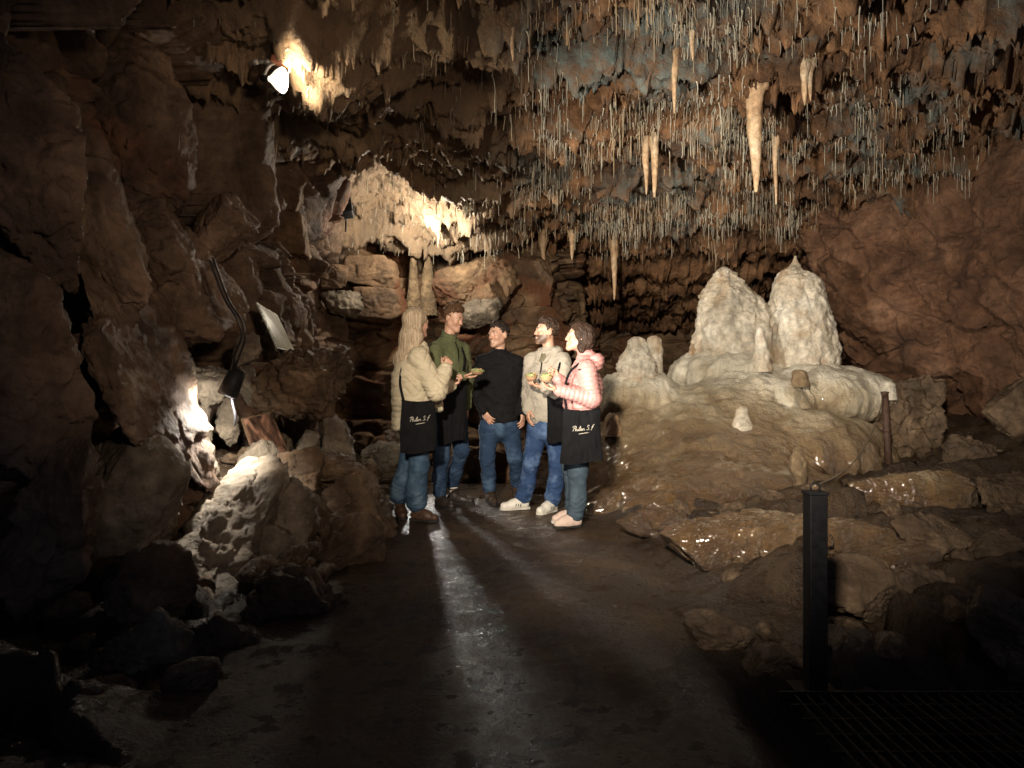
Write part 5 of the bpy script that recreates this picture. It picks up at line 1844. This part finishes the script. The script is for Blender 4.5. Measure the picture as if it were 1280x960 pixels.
def bowl(label, c, tilt, food, rad=0.062, h=0.042):
    root = empty('food_bowl', tuple(c), label, 'bowl', 'paper bowls of food held in the hands')
    n_, prof = 36, [(0, 0.001), (0, 0.66), (0.45, 0.84), (1.0, 1.0), (1.05, 1.03), (1.02, 0.985), (0.95, 0.95), (0.45, 0.80), (0.12, 0.62), (0.12, 0.001)]
    lathe('shell', [(z_ * h, r_ * rad) for z_, r_ in prof], M_KRAFT, root, tilt, (0, 0, 0), n_)
    v_, f_ = boulder_mesh((rad * 0.86, rad * 0.86, h * 0.5), int(abs(c[0]) * 999) % 500, 4, 9, 1.6, 0.7)
    add('food', mesh_np('food', v_, f_), food, root, loc=tuple(Vector(tilt).normalized() * h * 0.92))
    for k_ in range(5):
        a_ = k_ * 1.3
        v_, f_ = boulder_mesh((0.014, 0.012, 0.010), 31 + k_, 2, 8, 1.5)
        add('morsel', mesh_np('morsel', v_, f_, False), (M_BREAD, M_FOOD)[k_ % 2], root, loc=(rad * 0.5 * math.cos(a_), rad * 0.5 * math.sin(a_), h * 1.28))
    return root


SK_F = skin_mat('skin_fair', (0.45, 0.262, 0.182), (0.34, 0.12, 0.10), (0.20, 0.11, 0.06))
SK_M = skin_mat('skin_tan', (0.45, 0.262, 0.178), (0.30, 0.12, 0.10), (0.055, 0.035, 0.025))
SK_B = skin_mat('skin_black_stubble', (0.48, 0.285, 0.20), (0.32, 0.12, 0.10), (0.17, 0.11, 0.085))
H_BLOND = hair_mat('blond_hair', (0.22, 0.155, 0.095), (0.52, 0.42, 0.30), (70, 70, 4))
H_BROWN = hair_mat('brown_hair', (0.035, 0.018, 0.009), (0.12, 0.062, 0.030))
H_DARK = hair_mat('dark_hair', (0.008, 0.006, 0.005), (0.035, 0.024, 0.018))
H_DBROWN = hair_mat('dark_brown_hair', (0.012, 0.007, 0.005), (0.055, 0.030, 0.018))


def sleeves(fd, p, ru=0.068, rf=0.055, rw=0.045, arms='rl', k=0.03, short=0.0):
    J = p.J
    for a in arms:
        fd.cone(J[a + 's'], J[a + 'e'], ru, rf, k)
        w_ = J[a + 'w'] + unit(J[a + 'e'] - J[a + 'w']) * short
        fd.cone(J[a + 'e'], w_, rf, rw, k)


def torso(fd, p, hem, sh=(0.155, 0.095), chest=(0.19, 0.125), waist=(0.18, 0.12), bottom=(0.185, 0.125)):
    """hem = centre of the lower edge"""
    J = p.J
    up = np.array((0, 0, 1.0))
    top = (J['rs'] + J['ls']) / 2
    c1 = top - up * 0.14 + (hem - top) * 0.02
    c2 = top * 0.45 + hem * 0.55
    fd.slab(top - up * 0.01, c1, p.Sb, sh, chest, 0.05)
    fd.slab(c1, c2, p.Sb, chest, waist, 0.05)
    fd.slab(c2, hem, p.Sb, waist, bottom, 0.05)
    for a in 'rl':
        fd.cone(J['neck'] + up * 0.005, J[a + 's'] + up * 0.005, 0.058, 0.060, 0.04)


# ------------------------------------------------------------------ blond woman in the quilted jacket
p = Person('woman with long blond hair in a quilted cream jacket, seen from behind', 5.9, SK_F, 112, (521, 404), 128, 0)
p.j(neck=(520, 436), rs=(524, 447, -0.16), ls=(514, 445, 0.16), re=(546, 489, -0.22), le=(540, 490, 0.18), rw=(557, 462, -0.12), lw=(562, 482, 0.16),
    rh=(522, 532, -0.08), lh=(515, 532, 0.08), rk=(524, 582, -0.08), lk=(511, 580, 0.10), ra=(521, 630, -0.08), la=(500, 621, 0.12))
finish_body(p, [(p.J['rw'], (0.35, 0.25, 0.9), (-0.4, 0.85, 0.0), 1, dict(curl=1.25)), (p.J['lw'], (0.9, 0.1, 0.3), (0, 0, 1), -1, dict(curl=0.8))], girl=True)
face_bits(p, H_BLOND)
trousers(p, M_DENIM3, (0.098, 0.080, 0.078, 0.086), name='jeans', pel=(0.16, 0.12))
M_BOOT = plain('brown_leather', (0.060, 0.030, 0.018), 0.5, 0.4, 0, 0.35, 30, 0.3)
M_DSOLE = plain('dark_rubber', (0.015, 0.013, 0.012), 0.7)
shoe(p, 'ra', (0.9, -0.35), (M_BOOT, M_DSOLE), 0.27, 0.05)
shoe(p, 'la', (0.3, -0.9), (M_BOOT, M_DSOLE), 0.26, 0.05)
lo, hi = p.bounds(['neck', 'rs', 'ls', 're', 'le', 'rw', 'lw', 'rh', 'lh'], 0.28)
fd = Field(lo, hi, 0.007)
torso(fd, p, P(519, 497, p.D), (0.155, 0.12), (0.20, 0.165), (0.215, 0.185), (0.215, 0.19))
sleeves(fd, p, 0.085, 0.078, 0.058)
fd.slab(P(499, 470, p.D + 0.02), P(497, 533, p.D + 0.02), (0.3, -1, 0), (0.13, 0.05), (0.13, 0.045), 0.04)
fd.slab(P(545, 480, p.D + 0.06), P(549, 511, p.D + 0.06), (0.3, -1, 0), (0.11, 0.03), (0.11, 0.028), 0.04)
fd.cone(p.J['neck'] - p.Sb * 0.04, p.J['neck'] + p.Sb * 0.04 + p.Fb * 0.03, 0.075, 0.07, 0.03)


def quilt(v_, n_):
    w_ = v_ + 0.012 * np.stack([pn(v_ * 12), pn(v_ * 12 + 7), pn(v_ * 12 + 13)], 1)
    a_ = w_[:, 0] + w_[:, 1] * 0.7
    s1 = np.abs(np.sin((w_[:, 2] * 1.0 + a_ * 0.55) * 38 + 0.8 * np.sin(a_ * 30)))
    s2 = np.abs(np.sin((w_[:, 2] * 1.0 - a_ * 0.8) * 26 + 0.8 * np.sin(a_ * 26)))
    return 0.014 * (np.minimum(s1, s2) ** 0.35 - 0.75) + 0.004 * fbm(v_ * 9, 3, ridged=True)


M_QUILT = cloth_mat('cream_quilting', (0.42, 0.365, 0.26), 0.12, 0.7, 14, 300)
wear(p, 'quilted_jacket', fd, M_QUILT, quilt)
lo, hi = p.H - np.array((0.32, 0.3, 0.75)), p.H + np.array((0.25, 0.3, 0.2))
fd = Field(lo, hi, 0.007)
bk = -p.M[1] * np.array((1, 1, 0))
fd.ell(p.hp(0, -0.02, 0.044), (0.090, 0.108, 0.088), p.M, 0.02)
fd.slab(p.hp(0, -0.03, 0.03), p.hp(0, -0.055, -0.13), p.M[0], (0.088, 0.085), (0.115, 0.075), 0.04)
a0, a1, a2 = p.hp(0, -0.055, -0.12), P(508, 450, p.D - 0.06), P(500, 484, p.D - 0.08)
fd.slab(a0, a1, (0.75, -0.65, 0), (0.115, 0.075), (0.135, 0.060), 0.05)
fd.slab(a1, a2, (0.75, -0.65, 0), (0.135, 0.060), (0.095, 0.026), 0.05)
fd.ell(p.hp(0, 0.105, -0.01), (0.052, 0.05, 0.085), p.M, 0.02, 'sub')


def strands(v_, n_):
    q_ = v_ - p.H
    w_ = q_ + 0.03 * np.stack([pn(q_ * 6), pn(q_ * 6 + 5), 0 * q_[:, 0]], 1)
    return 0.006 * fbm(np.stack([w_[:, 0] * 90, w_[:, 1] * 90, w_[:, 2] * 3.5], 1), 2) + 0.008 * fbm(np.stack([w_[:, 0] * 18, w_[:, 1] * 18, w_[:, 2] * 2.5], 1), 2)


wear(p, 'long_hair', fd, H_BLOND, strands, smooth=0)
tote('black cloth bag with white script lettering at the hip of the blond woman', P(523, 500, p.D - 0.235), 0.285, 0.43, (1, 0.28, 0), p.D, True, 0.05,
     [[P(504, 500, p.D - 0.24), P(500, 478, p.D - 0.21), P(503, 455, p.D - 0.14)]], text='Philon S. f', flare=0.06)

# ------------------------------------------------------------------ man in green
p = Person('tall man with tousled brown hair in a green zipped jacket, looking down at his bowl', 6.5, SK_F, 48, (567, 398), 58, -16)
p.j(neck=(561, 425), rs=(543, 438, -0.14), ls=(578, 438, 0.13), re=(547, 476, -0.24), le=(585, 477, 0.20), rw=(578, 470, -0.32), lw=(583, 508, 0.12),
    rh=(555, 524, -0.07), lh=(571, 524, 0.07), rk=(552, 572, -0.10), lk=(577, 563, 0.02), ra=(550, 617, -0.06), la=(566, 606, 0.18))
finish_body(p, [(p.J['rw'], (0.92, -0.15, -0.12), (0, 0.0, 1), 1, dict(curl=0.42)), (p.J['lw'], (0.1, -0.1, -1), (-0.9, 0.1, 0), 1, dict(curl=0.5))])
face_bits(p, H_BROWN, 0.6, True)
short_hair(p, H_BROWN, 0.010, 0, 1.0, 0.72)
trousers(p, M_DENIM2, (0.096, 0.070, 0.060, 0.060), name='jeans')
M_DSHOE = plain('dark_leather', (0.022, 0.016, 0.013), 0.5, 0.4, 0, 0.3, 30)
shoe(p, 'ra', (0.6, -0.7), (M_DSHOE, M_DSOLE), 0.29, 0.03)
shoe(p, 'la', (0.95, -0.3), (M_DSHOE, M_DSOLE), 0.29, 0.0)
M_SOCK = cloth_mat('white_sock', (0.6, 0.57, 0.52), 0.1)
v_, f_ = tube_vf([tuple(p.J['la'] + np.array((0, 0, 0.05))), tuple(p.J['la']), tuple(p.J['la'] - np.array((0, 0, 0.03)))], [0.050, 0.052, 0.050], 16)
me = bpy.data.meshes.new('sock')
me.from_pydata(v_, [], f_)
add('sock', me, M_SOCK, p.root)
lo, hi = p.bounds(['neck', 'rs', 'ls', 're', 'le', 'rw', 'lw', 'rh', 'lh'], 0.2)
fd = Field(lo, hi, 0.009)
torso(fd, p, P(563, 507, p.D), (0.16, 0.10), (0.195, 0.130), (0.185, 0.125), (0.185, 0.125))
sleeves(fd, p, 0.074, 0.060, 0.046)
M_GREEN = cloth_mat('green_fleece', (0.088, 0.098, 0.050), 0.15, 0.9, 12, 300)
gj = wear(p, 'green_jacket', fd, M_GREEN, folds(0.012, (8, 8, 13)))
fd = Field(p.J['neck'] - 0.14, p.J['neck'] + 0.14, 0.006)
nk = p.J['neck']
fd.slab(nk - np.array((0, 0, 0.0)) - p.Fb * 0.005, nk + np.array((0, 0, 0.085)) + p.Fb * 0.008, p.Sb, (0.080, 0.080), (0.070, 0.070), 0.01)
fd.cut(nk + np.array((0, 0, 0.072)), unit(np.array((0, 0, 1.0)) + p.Fb * 0.5))
wear(p, 'collar', fd, M_GREEN, folds(0.003))
tube('zip', [tuple(nk + p.Fb * 0.088 - np.array((0, 0, 0.02))), tuple(nk + p.Fb * 0.128 - np.array((0, 0, 0.09))), tuple(nk + p.Fb * 0.138 - np.array((0, 0, 0.2)))], 0.005, M_TOTE, p.root, 6)
tote('black cloth bag hanging in front of the man in the green jacket', P(566, 474, p.D - 0.21), 0.29, 0.58, (1, 0.45, 0), p.D, False, 0.05,
     [[P(577, 474, p.D - 0.15), P(581, 450, p.D - 0.04), P(577, 434, p.D + 0.03)]], flare=-0.10)
bowl('flat brown paper bowl of green food held by the man in the green jacket', P(596, 468, p.D - 0.36), (0.05, -0.05, 1), M_FOOD, 0.068, 0.034)

# ------------------------------------------------------------------ man in the black shirt
p = Person('man with short black hair in a black shirt and jeans, smiling up', 6.75, SK_B, -12, (623, 419), -42, 1, -3, 1.06)
p.j(neck=(624, 444), rs=(603, 453, 0.02), ls=(645, 453, 0.0), re=(596, 489, 0.04), le=(653, 489, 0.03), rw=(604, 513, -0.10), lw=(653, 514, -0.06),
    rh=(612, 530), lh=(637, 530), rk=(609, 573, -0.03), lk=(644, 572), ra=(612, 613), la=(646, 605, 0.15))
finish_body(p, [(p.J['rw'], (0.55, -0.25, -0.85), (0.5, 0.7, 0.2), -1, dict(curl=0.28)), (p.J['lw'], (0.05, -0.2, -1), (-0.8, 0.4, 0), 1, dict(curl=0.35))], beard=0.22)
face_bits(p, H_DARK, 1.0)
short_hair(p, H_DARK, 0.002, 0, 0.75, 0.66)
trousers(p, M_DENIM2, (0.104, 0.070, 0.058, 0.058), name='jeans')
M_HIKE = plain('brown_suede', (0.040, 0.026, 0.018), 0.8, 0.2, 0, 0.35, 40, 0.3)
shoe(p, 'ra', (0.25, -1), (M_HIKE, M_DSOLE), 0.29, 0.04)
shoe(p, 'la', (0.1, -1), (M_HIKE, M_DSOLE), 0.29, 0.04)
lo, hi = p.bounds(['neck', 'rs', 'ls', 're', 'le', 'rw', 'lw', 'rh', 'lh'], 0.2)
fd = Field(lo, hi, 0.009)
torso(fd, p, P(624, 521, p.D), (0.165, 0.10), (0.205, 0.135), (0.200, 0.135), (0.190, 0.132))
sleeves(fd, p, 0.074, 0.060, 0.048)
M_BLACKC = cloth_mat('black_shirt_cloth', (0.007, 0.007, 0.008), 0.2, 0.85, 12, 300, None, 0.0)
wear(p, 'black_shirt', fd, M_BLACKC, folds(0.013, (8, 8, 11)))
nk = p.J['neck']
fd = Field(nk - 0.14, nk + 0.14, 0.006)
fd.slab(nk - np.array((0, 0, 0.0)) - p.Fb * 0.005, nk + np.array((0, 0, 0.085)) + p.Fb * 0.008, p.Sb, (0.080, 0.080), (0.070, 0.070), 0.01)
fd.cut(nk + np.array((0, 0, 0.066)), unit(np.array((0, 0, 1.0)) + p.Fb * 0.75))
wear(p, 'collar', fd, M_BLACKC, folds(0.003))
for q_ in range(5):
    bpos = nk + p.Fb * (0.128 + 0.004 * q_) - np.array((0, 0, 0.09 + q_ * 0.095))
    lathe('button', [(0, 0.006), (0.003, 0.006), (0.004, 0.001)], M_BLACK, p.root, p.Fb, tuple(bpos), 10)

# ------------------------------------------------------------------ man in the grey jacket
p = Person('bearded man in a light grey hooded jacket and white striped sneakers, in profile', 6.3, SK_M, -42, (683, 415), -76, 6)
p.j(neck=(686, 441), rs=(665, 452, 0.10), ls=(704, 452, -0.10), re=(661, 490, 0.10), le=(701, 494, -0.18), rw=(660, 512, -0.02), lw=(681, 484, -0.34),
    rh=(673, 530, 0.06), lh=(693, 530, -0.06), rk=(664, 577, 0.0), lk=(697, 577, -0.06), ra=(654, 623, 0.04), la=(690, 628, -0.05))
finish_body(p, [(p.J['rw'], (0.0, -0.45, -0.9), (0.9, 0.2, 0), 1, dict(curl=0.35)), (p.J['lw'], (-0.95, -0.1, 0.12), (0, 0, 1), 1, dict(curl=0.38))], beard=0.85)
face_bits(p, H_DBROWN, 0.8)
short_hair(p, H_DBROWN, 0.004, 0, 1.0, 0.66)
trousers(p, M_DENIM, (0.102, 0.074, 0.064, 0.066), name='jeans')
M_WHITE = plain('white_leather', (0.62, 0.59, 0.53), 0.5, 0.4, 0, 0.08, 30, 0.1)
M_WSOLE = plain('white_rubber', (0.55, 0.52, 0.46), 0.6, 0.3, 0, 0.12, 30, 0.1)
M_STRIPE = plain('black_stripe', (0.015, 0.016, 0.018), 0.5)
shoe(p, 'ra', (-0.96, -0.28), (M_WHITE, M_WSOLE), 0.285, 0.0, None, M_STRIPE)
shoe(p, 'la', (-0.62, -0.78), (M_WHITE, M_WSOLE), 0.285, 0.0, None, M_STRIPE)
lo, hi = p.bounds(['neck', 'rs', 'ls', 're', 'le', 'rw', 'lw', 'rh', 'lh'], 0.2)
fd = Field(lo, hi, 0.009)
torso(fd, p, P(682, 518, p.D), (0.16, 0.10), (0.20, 0.135), (0.20, 0.140), (0.185, 0.135))
sleeves(fd, p, 0.078, 0.066, 0.050)
nk = p.J['neck']
M_GREY = cloth_mat('light_grey_cotton', (0.30, 0.27, 0.225), 0.10, 0.85, 12, 300)
wear(p, 'grey_jacket', fd, M_GREY, folds(0.014, (8, 8, 12)))
fd = Field(nk - 0.24, nk + 0.24, 0.007)      # hood lying on the shoulders, its edges running down as lapels
for q_ in np.linspace(-1.75, 1.75, 14):
    c_ = nk + p.Fb * (-0.075 * math.cos(q_) - 0.015) + p.Sb * 0.088 * math.sin(q_) + np.array((0, 0, 0.012 + 0.012 * math.cos(q_)))
    fd.cone(c_, c_ + np.array((0, 0, 0.004)), 0.034, 0.030, 0.03)
for s in (-1, 1):
    e0 = nk + p.Sb * 0.080 * s + p.Fb * 0.020 + np.array((0, 0, 0.015))
    e1 = nk + p.Sb * 0.050 * s + p.Fb * 0.112 - np.array((0, 0, 0.085))
    fd.cone(e0, e1, 0.030, 0.016, 0.02)
wear(p, 'hood', fd, M_GREY, folds(0.006, (14, 14, 14)))
M_OLIVE = cloth_mat('olive_tee', (0.13, 0.115, 0.075), 0.1, 0.9)
fd = Field(nk - 0.2, nk + 0.2, 0.006)
fd.slab(nk - np.array((0, 0, 0.075)) + p.Fb * 0.098, nk + np.array((0, 0, 0.0)) + p.Fb * 0.022, p.Sb, (0.030, 0.022), (0.062, 0.05), 0.02)
wear(p, 'undershirt', fd, M_OLIVE, folds(0.004))
tube('drawstring', [tuple(nk + p.Fb * 0.125 - p.Sb * 0.02 - np.array((0, 0, 0.09))), tuple(nk + p.Fb * 0.155 - p.Sb * 0.025 - np.array((0, 0, 0.20)))], 0.006, M_TOTE, p.root, 6)
tote('narrow black cloth bag at the hip of the man in the grey jacket', P(694, 496, p.D - 0.24), 0.17, 0.40, (0.8, -0.6, 0), p.D, False, 0.05,
     [[P(690, 496, p.D - 0.24), P(696, 470, p.D - 0.21), P(702, 447, p.D - 0.16)]], flare=0.05)
bowl('kraft paper bowl held by the man in the grey jacket', P(664.5, 475.5, p.D - 0.38), (-0.02, -0.05, 1), M_FOOD, 0.056, 0.044)

# ------------------------------------------------------------------ woman in pink
p = Person('woman with a dark wavy bob in a pink puffer jacket, laughing in profile', 5.6, SK_F, -86, (724, 422), -82, 9)
p.j(neck=(733, 450), rs=(728, 461, 0.16), ls=(733, 462, -0.16), re=(716, 497, 0.18), le=(740, 498, -0.22), rw=(698, 474, 0.04), lw=(700, 488, -0.24),
    rh=(724, 528, 0.075), lh=(728, 528, -0.075), rk=(714, 584, 0.08), lk=(722, 588, -0.06), ra=(717, 637, 0.13), la=(719, 645, -0.04))
finish_body(p, [(p.J['lw'], (-0.96, 0.02, 0.15), (0, 0, 1), -1, dict(curl=0.38, scale=0.92)), (p.J['rw'], (-0.35, -0.1, 0.9), (-0.85, -0.3, -0.3), -1, dict(curl=0.75, scale=0.92))], girl=True)
face_bits(p, H_DBROWN, 1.0)
trousers(p, M_TEAL, (0.102, 0.076, 0.062, 0.064), name='trousers', pel=(0.165, 0.125))
M_PSHOE = plain('pale_pink_suede', (0.52, 0.40, 0.34), 0.7, 0.2, 0, 0.1, 40, 0.2)
shoe(p, 'la', (-0.92, -0.35), (M_PSHOE, M_DSOLE), 0.255, 0.0)
shoe(p, 'ra', (-0.95, -0.2), (M_PSHOE, M_WSOLE), 0.255, 0.0)
lo, hi = p.bounds(['neck', 'rs', 'ls', 're', 'le', 'rw', 'lw', 'rh', 'lh'], 0.22)
fd = Field(lo, hi, 0.008)
torso(fd, p, P(726.5, 505, p.D), (0.145, 0.10), (0.185, 0.135), (0.175, 0.135), (0.185, 0.145))
sleeves(fd, p, 0.078, 0.066, 0.046)
nk = p.J['neck']
fd.slab(nk - np.array((0, 0, 0.05)), nk + np.array((0, 0, 0.025)), p.Sb, (0.085, 0.085), (0.072, 0.072), 0.02)
arms_ = [(p.J['ls'], p.J['le']), (p.J['le'], p.J['lw']), (p.J['rs'], p.J['re']), (p.J['re'], p.J['rw'])]


def puffer(v_, n_):
    best = np.full(len(v_), 9.0)
    ph = v_[:, 2].copy()
    for a_, b_ in arms_:
        ab = b_ - a_
        L = np.linalg.norm(ab)
        tt = np.clip(((v_ - a_) @ ab) / L ** 2, 0, 1)
        dd_ = np.linalg.norm(v_ - a_ - tt[:, None] * ab, axis=1)
        use = (dd_ < best) & (dd_ < 0.095)
        ph = np.where(use, tt * L, ph)
        best = np.where(use, dd_, best)
    ph = ph + 0.006 * pn(v_ * 16)
    s_ = np.abs(np.sin(ph * math.pi / 0.036))
    return 0.010 * (s_ ** 0.42 - 0.65) + 0.004 * fbm(v_ * 24, 2, ridged=True)


M_PINK = cloth_mat('pink_nylon', (0.44, 0.215, 0.20), 0.07, 0.45, 16, 300, None, 0.1)
wear(p, 'puffer_jacket', fd, M_PINK, puffer, smooth=1)
fd = Field(nk - 0.25, nk + 0.25, 0.007)
hc = nk - p.Fb * 0.075 + np.array((0, 0, -0.005))
for q_ in np.linspace(-1.9, 1.9, 12):
    c_ = hc + p.Fb * (-0.035 * math.cos(q_) + 0.02) + p.Sb * 0.095 * math.sin(q_) + np.array((0, 0, -0.008 + 0.012 * math.cos(q_)))
    fd.cone(c_, c_ + np.array((0, 0, -0.03)), 0.048, 0.040, 0.03)


def hood_puff(v_, n_):
    s_ = np.abs(np.sin((v_[:, 2] + 0.35 * (v_ - hc) @ p.Fb) * math.pi / 0.042))
    return 0.008 * (s_ ** 0.6 - 0.6)


wear(p, 'hood', fd, M_PINK, hood_puff)
bm = bmesh.new()
bmesh.ops.create_uvsphere(bm, u_segments=12, v_segments=6, radius=1)
bmesh.ops.scale(bm, vec=(0.012, 0.003, 0.006), verts=bm.verts)
bmesh.ops.translate(bm, vec=tuple(P(724, 462, p.D - 0.245)), verts=bm.verts)
bm_obj('emblem', bm, M_BLACK, p.root)
fd = Field(p.H - np.array((0.22, 0.2, 0.25)), p.H + 0.2, 0.006)
fd.ell(p.hp(0, -0.022, 0.046), (0.089, 0.108, 0.090), p.M, 0.02)
fd.ell(p.hp(0, -0.065, -0.02), (0.092, 0.068, 0.100), p.M, 0.03)
for s in (-1, 1):
    fd.ell(p.hp(0.068 * s, -0.018, -0.055), (0.028, 0.042, 0.075), p.M, 0.03)
    fd.ell(p.hp(0.070 * s, 0.020, 0.030), (0.020, 0.045, 0.050), p.M, 0.02)
fd.ell(p.hp(0, 0.112, -0.030), (0.105, 0.070, 0.100), p.M, 0.02, 'sub')


def waves(v_, n_):
    q_ = (v_ - p.H) @ p.M.T
    w_ = q_ + 0.02 * np.stack([np.sin(q_[:, 2] * 60), np.cos(q_[:, 2] * 55 + 1), 0 * q_[:, 0]], 1)
    return 0.010 * fbm(np.stack([w_[:, 0] * 50, w_[:, 1] * 50, w_[:, 2] * 12], 1), 2) + 0.008 * pn(q_ * 22)


wear(p, 'bob_hair', fd, H_DBROWN, waves, smooth=0)
tote('black cloth bag with white script lettering at the hip of the woman in pink', P(727, 511, p.D - 0.235), 0.29, 0.42, (1, 0.06, 0), p.D, True, 0.055,
     [[P(708, 511, p.D - 0.235), P(706, 488, p.D - 0.225), P(712, 466, p.D - 0.20), P(726, 453, p.D - 0.15)]], text='Philon S. f', flare=0.16)
bowl('kraft paper bowl held by the woman in pink', P(683.5, 477, p.D - 0.26), (-0.05, -0.05, 1), M_FOOD, 0.052, 0.042)
